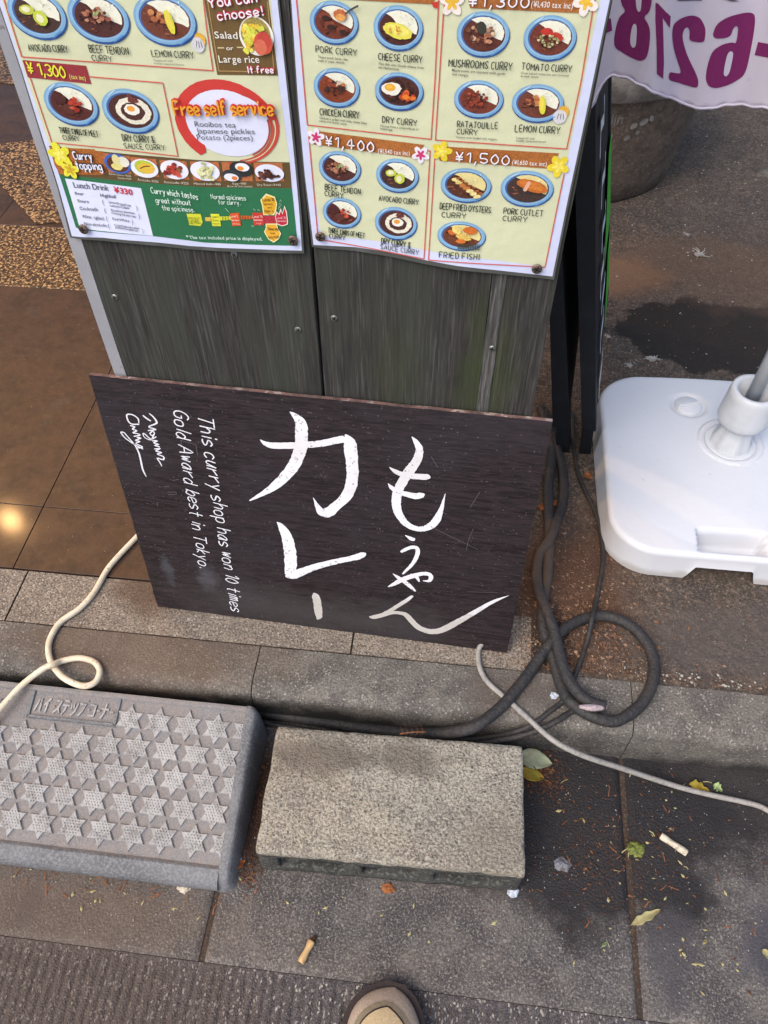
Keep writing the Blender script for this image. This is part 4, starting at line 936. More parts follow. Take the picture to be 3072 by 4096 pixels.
def salad(P):
    c = b_uv(*Y5(1100, 385)); P.disc(c[0], c[1] + .001, .0158, .0158, 'e6e6de', .02)
    P.disc(c[0] - .0005, c[1] + .0025, .0138, .0135, '9a8a4a', .3)
    for _ in range(40): 
        x, y = Y5(1050 + random.gauss(0, 42), 360 + random.gauss(0, 70)); u = b_uv(x, y); P.disc(u[0], u[1], .0033, .0023, random.choice(['d6d450', 'e4d860', 'c9cc48', 'd9b83c']), .15, random.uniform(0, 3), 8, .2)
    for x, y, r_, c_ in ((1175, 440, .0085, 'c4503c'), (1190, 400, .006, 'b8443a'), (1150, 480, .006, 'cc6a50')): u = b_uv(*Y5(x, y)); P.disc(u[0], u[1], r_, r_ * 1.1, c_, .1, 0, 14, .05)
cell(p1, S1, 'salad_picture', 30, salad)
def onion(x, y, zm, parent, surf):
    def go(P):
        u = b_uv(*zm(x, y)); P.disc(u[0] + .0015, u[1] + .003, .0052, .0058, 'd9a83c', .15); P.disc(u[0] - .001, u[1] - .001, .0062, .0062, 'c9c9cc', .1, 0, 16, .05)
        for k in (-1, 0, 1): P.ribbon([(u[0] + k * .002, u[1] + .002), (u[0] + k * .0028, u[1] - .003)], .0007, '6d6c74')
    cell(parent, surf, 'garlic_picture', 30, go)
onion(485, 450, Y5, p1, S1)
def ring(P):
    # red brush ring around a white disc
    c = (.2418, .3455); rx = .0425; ry = .0292
    P.disc(c[0] + .0008, c[1] - .0045, rx * 1.0, ry * 1.1, 'd5d9ee', .02, 0, 60)
    def arc(a0, a1, r0, r1, w0, w1, col, n=26, off=(0, 0)):
        pts = []; ws = []
        for k in range(n):
            t = k / (n - 1); a = math.radians(a0 + (a1 - a0) * t); r = r0 + (r1 - r0) * t; pts.append((c[0] + off[0] + rx * r * math.cos(a), c[1] - .004 + off[1] + ry * 1.12 * r * math.sin(a))); ws.append(w0 + (w1 - w0) * t)
        P.ribbon(pts, ws, col, per=2, jit=.04)
    arc(232, 60, 1.12, 1.06, .0120, .0085, 'c23a34', 34); arc(60, 10, 1.06, 1.15, .0085, .004, 'c23a34'); arc(60, -60, 1.02, 1.13, .003, .0022, 'b93d35'); arc(15, -95, 1.19, 1.22, .0045, .0015, 'c0453a'); arc(0, -80, 1.10, 1.13, .002, .0012, 'b5503f'); arc(10, -60, 1.0, 1.05, .0018, .0012, 'a8403a')
    arc(8, -70, 1.15, 1.17, .0012, .0008, 'd9c9a0')
cell(p1, S1, 'brush_ring', 16, ring)
htext(p1, S1, Y5, 'Free self service', 245, 1198, 1290, 1195, 145, 'c23a34', .27, k0=60, jit=.12, gap=2.0); htext(p1, S1, Y5, 'Free self service', 245, 1198, 1290, 1195, 145, 'dd9a2c', .15, k0=110, jit=.12, gap=2.0)
stext(p1, S1, Y5, [('Rooibos tea', 445, 1335, 885, 1345, 60), ('Japanese pickles', 462, 1405, 1090, 1415, 58), ('Potato (2pieces)', 470, 1475, 1068, 1482, 58)], '3d4248', -.004, 40)
bowl(p1, S1, Z1, 205, 68, 150, 133, 'avo'); bowl(p1, S1, Z1, 530, 88, 160, 135, 'beef'); bowl(p1, S1, Z1, 882, 100, 163, 137, 'lemon')
bowl(p1, S1, Z1, 385, 545, 138, 113, 'three'); bowl(p1, S1, Z1, 698, 582, 146, 116, 'sauce')
for a in (('AVOCADO CURRY', 165, 262, 375, 270, 40), ('BEEF TENDON', 485, 268, 695, 282, 42), ('CURRY', 500, 314, 605, 320, 34), ('LEMON CURRY', 815, 292, 1038, 300, 38), ('THREE KINDS OF MEET', 328, 696, 535, 716, 34), ('CURRY', 347, 735, 432, 740, 29), ('DRY CURRY &', 662, 740, 828, 748, 38), ('SAUCE CURRY', 668, 778, 885, 788, 30)):
    htext(p1, S1, Z1, *a)
stext(p1, S1, Z1, [('Topped off with', 822, 316, 925, 320, 10), ('freshly squeezed lemon', 825, 332, 985, 340, 10)], '5b6258')
htext(p1, S1, Y6, 'Curry', 285, 175, 478, 185, 80, '2f3540', .26, k0=40, gap=2.4); htext(p1, S1, Y6, 'Curry', 285, 175, 478, 185, 80, 'dde0ee', .15, k0=70, gap=2.4)
htext(p1, S1, Y6, 'topping', 312, 280, 585, 290, 80, '2f3540', .26, k0=40, gap=2.4); htext(p1, S1, Y6, 'topping', 312, 280, 585, 290, 80, 'dde0ee', .15, k0=70, gap=2.4)
stext(p1, S1, Y6, [('Baked Cheese~¥220', 650, 350, 885, 378, 20), ('Double~¥440', 745, 395, 890, 410, 20), ('Avocado~¥330', 955, 415, 1178, 440, 26), ('Ratatouille~¥220', 1240, 442, 1500, 458, 26)], 'c9c6b4')
stext(p1, S1, Y7, [('Minced leek~¥110', 225, 475, 525, 482, 26), ('Egg~¥110', 650, 473, 805, 473, 24), ('(Raw or Soft boiled)', 592, 500, 870, 503, 20), ('Dry Roux~¥440', 922, 486, 1185, 488, 26)], 'c9c6b4')
stext(p1, S1, Y6, [('Lunch Drink', 275, 488, 655, 525, 62)], '4a4d55', .005, name='drinks_text'); stext(p1, S1, Y6, [('¥330', 703, 540, 910, 572, 62)], 'bf3440', .03, name='drinks_text')
stext(p1, S1, Y6, [('Beer', 290, 562, 385, 570, 32), ('Highball', 560, 585, 728, 602, 36), ('Sours', 318, 640, 440, 650, 32), ('(', 585, 660, 602, 662, 46), ('Lime・Grapefruit', 650, 650, 885, 692, 26), ('Lemon・Calpis', 662, 685, 868, 715, 24), (')', 942, 722, 958, 724, 46), ('Cocktails', 345, 718, 540, 732, 34), ('(', 608, 745, 625, 748, 46),
    ('Rooibos・Jasmine', 675, 732, 925, 768, 24), ('Oolong・Green tea', 680, 760, 940, 805, 24), (')', 968, 805, 984, 808, 46), ('Wine', 372, 800, 472, 808, 34), ('(glass)', 500, 812, 610, 825, 34), ('(', 632, 828, 648, 830, 46), ('Red・White', 695, 825, 875, 850, 30), (')', 900, 865, 916, 868, 46),
    ('Non-alcoholic', 400, 872, 640, 895, 32), ('(', 655, 905, 672, 907, 46), ('Cola・Oolong・calpis', 715, 885, 978, 925, 24), ('Jasmine・Grapefruit', 722, 905, 970, 952, 24), (')', 1012, 958, 1028, 960, 46)], '54565e', .012, name='drinks_text')
for a in (('Curry which tastes', 1100, 548, 1600, 612, 62), ('great without', 1150, 650, 1525, 675, 56), ('the spiciness.', 1220, 730, 1565, 748, 50)): htext(p1, S1, Y6, *a, col='cfe3d6', w=.12, gap=2.0)
for a in (('Normal spiciness', 415, 628, 800, 640, 50), ('for curry.', 500, 690, 735, 692, 48)): htext(p1, S1, Y7, *a, col='cfe3d6', w=.12, gap=2.0)
stext(p1, S1, Y7, [('*', 140, 1065, 172, 1068, 36), ('The tax included price is displayed.', 178, 1070, 990, 1078, 34)], 'bfd9cc', .015)
def chart(P):
    T = lambda pts: uvs(Y7, pts)
    P.poly(T([(140, 795), (295, 798), (318, 890), (295, 932), (170, 920)]), 'cfd33a', .05)
    P.poly(T([(345, 835), (405, 832), (410, 878), (350, 876)]), 'd0b04a', .05); P.poly(T([(403, 796), (500, 798), (522, 930), (425, 928)]), 'd9dc3c', .08); P.poly(T([(505, 825), (625, 822), (632, 862), (510, 868)]), 'c9cc3a', .1)
    P.poly(T([(618, 788), (720, 783), (745, 922), (650, 928)]), 'd2552c', .12); P.poly(T([(735, 812), (868, 815), (872, 850), (742, 852)]), 'c4602c', .2); P.poly(T([(866, 780), (985, 780), (1000, 912), (890, 918)]), 'c23a30', .15); P.poly(T([(985, 810), (1125, 815), (1145, 900), (1000, 895)]), 'a8303c', .25)
    P.poly(T([(1120, 820), (1130, 760), (1160, 790), (1180, 730), (1200, 780), (1222, 700), (1250, 770), (1262, 860), (1262, 905), (1200, 925), (1140, 905)]), 'd8d5c0', 0); P.poly(T([(1125, 825), (1140, 780), (1165, 805), (1185, 755), (1200, 800), (1222, 725), (1242, 790), (1250, 860), (1250, 898), (1200, 915), (1145, 895)]), 'b8283c', .15)
    P.poly(T([(1018, 570), (1115, 605), (1142, 680), (1130, 760), (1110, 805), (990, 805), (975, 700), (955, 640)]), 'e3dda0', 0); P.poly(T([(1025, 590), (1105, 615), (1130, 680), (1118, 755), (1100, 795), (1000, 795), (985, 700), (970, 645)]), 'dba52c', .12)
    P.poly(T([(1015, 895), (1140, 895), (1155, 950), (1190, 1000), (1165, 1060), (1110, 1098), (1050, 1065), (1000, 985), (1020, 940)]), 'e3dda0', 0); P.poly(T([(1025, 905), (1130, 905), (1145, 955), (1178, 1000), (1155, 1050), (1110, 1085), (1055, 1055), (1012, 985), (1030, 940)]), 'd9a230', .12)
    for x in (540, 570, 600): P.ribbon(T([(x, 825), (x + 3, 862)]), .0006, '6b6a2a')
    for x in (760, 790, 820, 850): P.ribbon(T([(x, 815), (x + 3, 850)]), .0006, '7a3a1c')
    for a in ((570, 728, 610, 770), (880, 735, 905, 750), (930, 740, 950, 752), (860, 915, 890, 925)): P.ribbon(T([(a[0], a[1]), (a[2], a[3])]), .0006, '9fc4ac')
cell(p1, S1, 'spiciness_chart', 16, chart)
def ct(txt, x0, y0, x1, y1, h, col): htext(p1, S1, Y7, txt, x0, y0, x1, y1, h, col, .12, k0=40, gap=1.6)
for a in (('SPICINESS', 155, 850, 292, 848, 20, '4a4c1a'), ('LEVEL', 178, 900, 300, 895, 36, '3a3c18'), ('Level 0', 418, 835, 500, 832, 24, '5a5a20'), ('Spiciness', 425, 868, 505, 866, 18, '6a6a30'), ('medium', 435, 905, 510, 902, 18, '6a6a30'), ('Level 5', 628, 830, 715, 828, 26, 'f0d0b0'), ('Spiciness', 638, 865, 725, 862, 18, 'f0d8c8'), ('medium', 655, 905, 735, 902, 18, 'e8b89a'),
          ('Level 10', 874, 830, 985, 828, 26, 'f0c8c0'), ('Spiciness', 885, 862, 985, 860, 20, 'f0d8d0'), ('high', 920, 900, 975, 898, 22, 'e8a89a'), ('Level 20', 1135, 842, 1245, 838, 24, 'e8b0b8'), ('Spiciness', 1150, 872, 1240, 868, 18, 'e8c0c4'),
          ('Level 10', 985, 650, 1112, 648, 34, '5a4418'), ('Spiciness', 995, 692, 1095, 685, 22, '6a5220'), ('and', 1040, 728, 1085, 725, 20, '6a5220'), ('higher is', 1005, 768, 1105, 765, 26, '6a5220'), ('fun', 1045, 798, 1080, 798, 18, '6a5220'), ('Those who', 1040, 962, 1165, 962, 30, '5a4418'), ('love', 1075, 1005, 1120, 1002, 22, '5a4418'), ('spicy food', 1050, 1050, 1165, 1040, 26, '5a4418')): ct(*a)
htext(p1, S1, Y7, 'HOT', 1168, 745, 1200, 640, 22, 'bcd8c8', .1, k0=24)
for x, y in ((348, 898), (1180, 943)): screw(x, y, SCREW, p1, S1, b_uv, .0056, .004)

# ---- right poster
S2 = mk_surf(1)
p2 = empty('curry_poster', b_pt(.45, .2, .003), 'right laminated curry menu poster with wood-pattern price banners and fourteen bowls', 'poster', 'curry menu posters screwed to the wooden board')
sheet(p2, S2, [(1135, -280), (2478, -280), (2438, 0), (2408, 140), (2330, 520), (2270, 800), (2210, 1098), (2000, 1070), (1830, 1050), (1700, 1028), (1560, 1000), (1420, 982), (1300, 975), (1257, 972), (1222, 700), (1196, 420), (1168, 0)],
      [(1130, -282), (2486, -282), (2446, 0), (2416, 140), (2338, 520), (2278, 800), (2216, 1112), (2000, 1084), (1830, 1066), (1700, 1044), (1560, 1018), (1420, 998), (1300, 988), (1250, 980), (1216, 700), (1190, 420), (1162, 0)])
area(p2, S2, ID, [(1165, -260), (2440, -260), (2400, 0), (2370, 140), (2297, 500), (2232, 810), (2184, 1060), (2000, 1032), (1830, 1012), (1700, 990), (1560, 962), (1420, 947), (1330, 940), (1288, 935), (1250, 700), (1224, 420), (1196, 0)], CREAMC, .02, 3)
frame(p2, S2, Z2, [(40, -100), (60, 100), (105, 630), (735, 703), (755, 400), (778, -100)]); frame(p2, S2, Z2, [(812, -60), (798, 60), (757, 707), (1425, 752), (1500, 400), (1575, -60)])
frame(p2, S2, Z2, [(135, 690), (112, 690), (160, 1210), (700, 1305), (730, 762), (690, 758)]); frame(p2, S2, Z2, [(790, 735), (757, 735), (723, 1310), (1315, 1352), (1412, 880)])
def plank_banner(zm, pts, y0, y1):
    area(p2, S2, zm, pts, 'a2632f', .22, 14, 'price_banner')
plank_banner(X2, [(65, 28), (815, 125), (760, 215), (66, 122)], 0, 0); plank_banner(X3, [(60, 30), (820, 75), (760, 172), (62, 122)], 0, 0)
plank_banner(X1, [(150, -60), (800, -50), (790, 66), (170, 38)], 0, 0); plank_banner(Y8, [(-100, -90), (1540, -70), (1480, 30), (0, -50)], 0, 0)
for (zm, txt, x0, y0, x1, y1, h) in ((X2, '¥1,400', 150, 122, 470, 165, 66), (X3, '¥1,500', 168, 118, 500, 140, 60), (X1, '¥1,300', 165, 22, 495, 30, 66)):
    htext(p2, S2, zm, txt, x0, y0, x1, y1, h, '8a4a20', .22, k0=30, jit=.1); htext(p2, S2, zm, txt, x0, y0, x1, y1, h, 'e4e2ea', .14, k0=60, jit=.1)
stext(p2, S2, X2, [('(¥1,540 tax inc)', 500, 178, 718, 196, 30)], 'ded6d0', .015); stext(p2, S2, X3, [('(¥1,650 tax inc)', 522, 142, 742, 155, 28)], 'ded6d0', .015); stext(p2, S2, X1, [('(¥1,430 tax inc)', 510, 30, 745, 40, 34)], 'ded6d0', .015)
FLW = ((X2, 80, 70, .0085, 'e2dde6', 'c43a6e'), (X2, 790, 190, .0085, 'e2dde6', 'c43a6e'), (X2, 925, 170, .0095, 'ddc93a', 'e8d860'), (X3, 78, 60, .0098, 'ddc832', 'e8d860'), (X3, 815, 155, .0105, 'ddc832', 'e8d860'), (X1, 70, 5, .0105, 'e6dcd4', 'e0b238'), (X1, 820, 0, .0105, 'e6dcd4', 'e0b238'))
for zm, x, y, r_, c1, c2 in FLW[:2] + FLW[3:]: cell(p2, S2, 'printed_flower', 26, lambda P: flower(P, b_uv(*zm(x, y)), r_, c1, c2, rot=random.uniform(0, 1)))
cell(p2, S2, 'red_tab', 26, lambda P: P.poly(uvs(Y8, [(1470, 10), (1545, 0), (1535, 68), (1495, 62), (1485, 35)]), 'c0392e'))
bowl(p2, S2, Z2, 241, 108, 124, 111, 'porkc'); bowl(p2, S2, Z2, 568, 136, 127, 116, 'cheese'); bowl(p2, S2, Z2, 254, 440, 117, 100, 'chicken'); bowl(p2, S2, Z2, 572, 458, 124, 96, 'dry', deep=True)
bowl(p2, S2, Z2, 1000, 168, 136, 117, 'mush'); bowl(p2, S2, Z2, 1340, 187, 136, 117, 'tomato'); bowl(p2, S2, Z2, 977, 499, 127, 97, 'rata'); bowl(p2, S2, Z2, 1278, 520, 134, 98, 'lemon')
bowl(p2, S2, Z2, 270, 850, 107, 86, 'beef'); bowl(p2, S2, Z2, 563, 888, 109, 86, 'avo'); bowl(p2, S2, Z2, 281, 1078, 97, 77, 'three'); bowl(p2, S2, Z2, 556, 1130, 108, 82, 'sauce')
bowl(p2, S2, Z2, 912, 938, 130, 87, 'oyster'); bowl(p2, S2, Z2, 1223, 955, 136, 92, 'cutlet'); bowl(p2, S2, Z2, 890, 1192, 124, 72, 'fish')
onion(1395, 582, Z2, p2, S2)
for a in (('PORK CURRY', 150, 258, 358, 276, 36), ('CHEESE CURRY', 467, 296, 690, 312, 38), ('CHICKEN CURRY', 170, 578, 370, 594, 38), ('DRY CURRY', 487, 616, 662, 634, 34), ('MUSHROOMS CURRY', 825, 330, 1145, 348, 42), ('TOMATO CURRY', 1195, 346, 1448, 358, 38), ('RATATOUILLE', 868, 640, 1073, 646, 34), ('CURRY', 866, 674, 970, 680, 30),
          ('LEMON CURRY', 1162, 662, 1388, 672, 38), ('BEEF TENDON', 195, 958, 375, 982, 32), ('CURRY', 195, 990, 288, 1000, 28), ('AVOCADO CURRY', 470, 1014, 670, 1034, 30), ('THREE KINDS OF MEET', 212, 1176, 398, 1202, 28), ('CURRY', 218, 1205, 298, 1215, 26), ('DRY CURRY &', 482, 1232, 628, 1250, 32), ('SAUCE CURRY', 478, 1258, 672, 1284, 26),
          ('DEEP FRIED OYSTERS', 780, 1056, 1037, 1074, 34), ('CURRY', 790, 1096, 912, 1104, 28), ('PORK CUTLET', 1104, 1080, 1302, 1092, 32), ('CURRY', 1100, 1116, 1222, 1122, 28), ('FRIED FISHI', 778, 1296, 980, 1306, 30)): htext(p2, S2, Z2, *a)
stext(p2, S2, Z2, [('These pork back ribs', 160, 288, 312, 302, 13), ('melt in your mouth.', 160, 306, 298, 318, 13), ('This dish uses Gouda cheese from', 467, 322, 700, 344, 13), ('the Netherlands.', 467, 340, 575, 352, 13), ('Chicken is grilled with miso, sweet bean', 168, 598, 408, 626, 13), ('paste and oyster sauce.', 168, 612, 310, 630, 11), ('Choose from a sunny-side-up or', 477, 638, 672, 656, 12), ('boiled egg.', 477, 652, 540, 658, 11),
    ('Mushrooms are sauteed with garlic', 842, 355, 1114, 374, 14), ('and vinegar.', 842, 374, 930, 382, 13), ('Oven baked tomatoes are covered', 1192, 368, 1435, 382, 12), ('in leek sauce.', 1192, 384, 1285, 388, 11), ('Tomato stew loaded with veggies.', 860, 694, 1073, 706, 11), ('Topped off with', 1166, 698, 1262, 702, 10), ('freshly squeezed lemon', 1166, 712, 1320, 718, 10)], '555c50', .008)
for x, y in ((1287, 932), (2149, 1059)): screw(x, y, SCREW, p2, S2, b_uv, .0056, .004)

# ================================================================== BLACK A-BOARD seen from its end
ext = Vector((.118, 1, 0)).normalized() * .46
aboard = empty('folded_chalkboard', (.47, 1.0, .1), 'black folded chalkboard A-frame with green edge graphics standing end-on behind the menu board', 'chalkboard')
def prism(name, xz, m, y0=.83, e=ext, parent=aboard):
    n = len(xz); V = [Vector((x, y0, z)) for x, z in xz]; V += [v + e for v in V]
    return obj(name, V, [tuple(range(n)), tuple(range(n, 2 * n))[::-1]] + [(i, n + i, n + (i + 1) % n, (i + 1) % n) for i in range(n)], m, parent)
e1 = ext.normalized() * .035
def panel_frame(xa_t, xb_t, zt, xa_b, xb_b, zb, foot):
    q = [(xa_b, zb), (xb_b, zb), (xb_t, zt), (xa_t, zt)]
    prism('upright', q, BLACKF, e=e1); prism('upright', [(x + (ext - e1).x, z) for x, z in q], BLACKF, y0=.83 + (ext - e1).y, e=e1)
    w = (xb_b - xa_b) * .25
    prism('panel', [(xa_b + w, zb + .012), (xb_b - w * .15, zb + .012), (xb_t - w * .15, zt), (xa_t + w, zt)], BLACKF, y0=.83 + e1.y + .001, e=(ext - e1 * 2) * .99)
    prism('foot', foot, BLACKF, e=e1)
xr = lambda z, a, b: a + (z - .165) * b
panel_frame(xr(.93, .4905, -.205), xr(.93, .5175, -.2), .93, .4905, .5175, .165, [(.4965, .098), (.520, .098), (.5135, .164), (.4915, .164)])
panel_frame(xr(.90, .432, -.175), xr(.90, .466, -.205), .90, .432, .466, .172, [(.449, .098), (.478, .098), (.465, .171), (.440, .171)])
AP0 = Vector((.5175, .83, .165)); asl = Vector((-.2, 0, 1)).normalized(); an = ext.normalized().cross(asl).normalized()
if an.x < 0: an = -an
def a_pt(u, v, h=0): return AP0 + ext.normalized() * u + asl * v + an * (.0012 + h)
P = Print(a_pt, .0001); P.poly([(.24, .215), (.455, .205), (.455, .385), (.36, .385)], 'ffffff'); P.poly([(.26, .05), (.455, .04), (.455, .165), (.37, .165)], 'ffffff'); P.build('green_graphic', BOARDG, aboard)
P = Print(a_pt, .0001); P.k = 4
for vc, u0, hh in ((.545, .08, .05), (.435, .12, .045), (.335, .14, .04), (.265, .10, .04), (.19, .14, .018), (.135, .10, .03), (.05, .06, .03)):
    P.ribbon([(u0, vc - hh / 2), (u0 + .02, vc + hh / 4), (u0 + .10, vc - hh / 4), (u0 + .11, vc + hh / 3)], .018, 'ffffff', per=1)
P.build('white_lettering', BOARDW, aboard)

# ================================================================== POT
pc = (.53, 2.05)
pot = empty('plant_pot', (pc[0], pc[1], .1), 'large dirty brown plant pot with a pale rim, half hidden behind the hanging banner', 'plant pot')
def wob(a, z): return 1 + .004 * math.sin(a * 3 + z * 9)
lathe('pot_body', pc, [(.27, .1), (.278, .104), (.285, .15), (.30, .25), (.318, .37), (.322, .398)], POTM, pot, facet=wob)
lathe('pot_rim', pc, [(.31, .395), (.338, .398), (.345, .405), (.348, .47), (.343, .482), (.325, .484), (.318, .476), (.316, .45)], POTRIM, pot)
lathe('soil', pc, [(.315, .452), (.2, .458), (.05, .462)], SOIL, pot, seg=24)
def pot_pt(u, v, h=0):
    a = math.radians(-82) + u / .31; r_ = .286 + (v - .15) * .137 + .001 + h; return Vector((pc[0] + r_ * math.cos(a), pc[1] + r_ * math.sin(a), v))
P = Print(pot_pt, .0004); P.sans('rdin', (-.034, .338), (.026, .338), .028, 'ffffff', .02); P.sans('rre', (-.032, .298), (.010, .298), .022, 'ffffff', .02); P.build('embossed_lettering', POTRIM, pot)
P = Print(pot_pt, .0006); P.k = 3
for x, y, a_, b_ in ((.055, .330, .010, .008), (.080, .338, .012, .009), (.045, .300, .009, .007), (.098, .345, .006, .010), (.07, .312, .006, .006)): P.disc(x, y, a_, b_, 'ffffff', 0, .5, 12)
P.build('embossed_butterfly', POTRIM, pot)

# ================================================================== BANNER AND ITS WATER BASE
BY = .745
def bx(x, y): q = PLn(x, y, (0, BY, 0), (0, 1, 0)); return (q.x, q.z)
hem_px = [(2290, 500), (2346, 468), (2376, 447), (2393, 413), (2403, 366), (2424, 336), (2471, 325), (2525, 324), (2580, 339), (2634, 373), (2675, 400), (2729, 434), (2783, 447), (2844, 444), (2946, 427), (3072, 407), (3200, 385), (3340, 390), (3480, 420)]
hem = [bx(*p) for p in hem_px]
def fold(u, z): return .012 * math.sin(u * 38 + 1.2) + .006 * math.sin(u * 85 + z * 6) + .02 * max(0, 1 - abs(u - .40) / .06) * max(0, 1 - (z - .8) * 2)
def ban_pt(u, v, h=0): return Vector((u, BY + fold(u, v) - h, v))
banner = empty('hanging_banner', (.55, BY, .85), 'white cloth banner with purple digits seen mirrored from behind, hem waving above the pavement', 'banner')
xs = np.linspace(hem[0][0], hem[-1][0], 110); hz = np.interp(xs, [h[0] for h in hem], [h[1] for h in hem]); hz = np.array([z + .0015 * math.sin(x * 320) for x, z in zip(xs, hz)])
V = []; F = []; NV = 46; ZT = 1.75
for j in range(NV + 1):
    for x, z0 in zip(xs, hz): t = j / NV; V.append(ban_pt(x, z0 + (ZT - z0) * t ** 1.3))
for j in range(NV):
    for i in range(109): F.append((j * 110 + i, j * 110 + i + 1, (j + 1) * 110 + i + 1, (j + 1) * 110 + i))
cl = obj('cloth', V, F, CLOTH, banner, smooth=True); sol = cl.modifiers.new('thickness', 'SOLIDIFY'); sol.thickness = .0006
tube('hem', [ban_pt(x, z + .001) for x, z in zip(xs[::3], hz[::3])], .0016, CLOTH, banner, seg=6, per=2)
ZD = zmap(2300, 0, .811)
def dig(polys, holes=(), m=PURPLE, name='digit'):
    for src, mm, k in ((polys, m, 4), (holes, CLOTH, 9)):
        if not src: continue
        P = Print(ban_pt, .00015); P.k = k
        for pl in src:
            q = [bx(*ZD(*p)) for p in pl]
            if name.startswith('digit_') and 'seven' not in name:
                for _ in range(2): q = [r2 for i in range(len(q)) for r2 in ((q[i][0] * .78 + q[(i + 1) % len(q)][0] * .22, q[i][1] * .78 + q[(i + 1) % len(q)][1] * .22), (q[i][0] * .22 + q[(i + 1) % len(q)][0] * .78, q[i][1] * .22 + q[(i + 1) % len(q)][1] * .78))]
            bm = bmesh.new(); bm.faces.new([bm.verts.new((a, b, 0)) for a, b in q])
            kx = min(a for a, b in q)
            while kx < max(a for a, b in q): bmesh.ops.bisect_plane(bm, geom=bm.verts[:] + bm.edges[:] + bm.faces[:], plane_co=(kx, 0, 0), plane_no=(1, 0, 0)); kx += .006
            kz = min(b for a, b in q)
            while kz < max(b for a, b in q): bmesh.ops.bisect_plane(bm, geom=bm.verts[:] + bm.edges[:] + bm.faces[:], plane_co=(0, kz, 0), plane_no=(0, 1, 0)); kz += .012
            bmesh.ops.triangulate(bm, faces=bm.faces[:]); bm.verts.index_update()
            P.tri([(v.co.x, v.co.y) for v in bm.verts], [tuple(v.index for v in f.verts) for f in bm.faces], 'ffffff'); bm.free()
        P.build(name if src is polys else name + '_counter', mm, banner)
dig([[(180, 108), (187, 172), (135, 186), (125, 120)]], name='dash')
dig([[(232, -60), (228, 0), (232, 40), (255, 78), (222, 105), (202, 170), (195, 240), (210, 270), (260, 290), (320, 296), (350, 272), (362, 220), (368, 150), (362, 112), (337, 82), (365, 50), (376, 0), (380, -60)]], [[(304, -40), (302, 10), (305, 50), (313, 66), (325, 58), (330, 0), (332, -40)], [(292, 128), (300, 125), (307, 140), (302, 222), (292, 242), (280, 240), (273, 215), (282, 150)]], name='digit_eight')
dig([[(393, 0), (405, 0), (468, 65), (465, 125), (428, 70), (432, 180), (436, 300), (433, 380), (400, 347), (398, 220), (392, 80)]], name='digit_seven')
dig([[(482, 110), (520, 88), (580, 88), (625, 105), (648, 150), (650, 180), (642, 230), (568, 222), (572, 170), (562, 147), (545, 147), (532, 175), (537, 220), (562, 300), (615, 405), (610, 453), (540, 440), (462, 400), (465, 352), (500, 374), (532, 382), (505, 300), (485, 230), (476, 160)]], name='digit_two')
dig([[(678, 202), (700, 130), (760, 90), (850, 75), (890, 80), (896, 110), (886, 180), (866, 280), (850, 350), (830, 390), (770, 430), (700, 445), (660, 435), (647, 400), (655, 340), (680, 262), (730, 227), (780, 219), (800, 229), (812, 150), (800, 138), (785, 150), (770, 195)]], [[(768, 261), (785, 268), (782, 300), (766, 370), (750, 388), (736, 380), (738, 350), (753, 280)]], name='digit_six')
dig([[(905, 212), (970, 206), (1010, 204), (1010, 270), (952, 270), (888, 276)]], name='dash')
dig([[(495, -8), (560, -20), (640, 22), (590, 14), (560, 8)], [(720, 0), (760, 0), (820, 17), (780, 16)]], m=INKGREY, name='ink_stroke')
dig([[(105, 300), (122, 310), (118, 360), (108, 400), (100, 438), (84, 430), (90, 380)]], m=PINK, name='pink_mark')

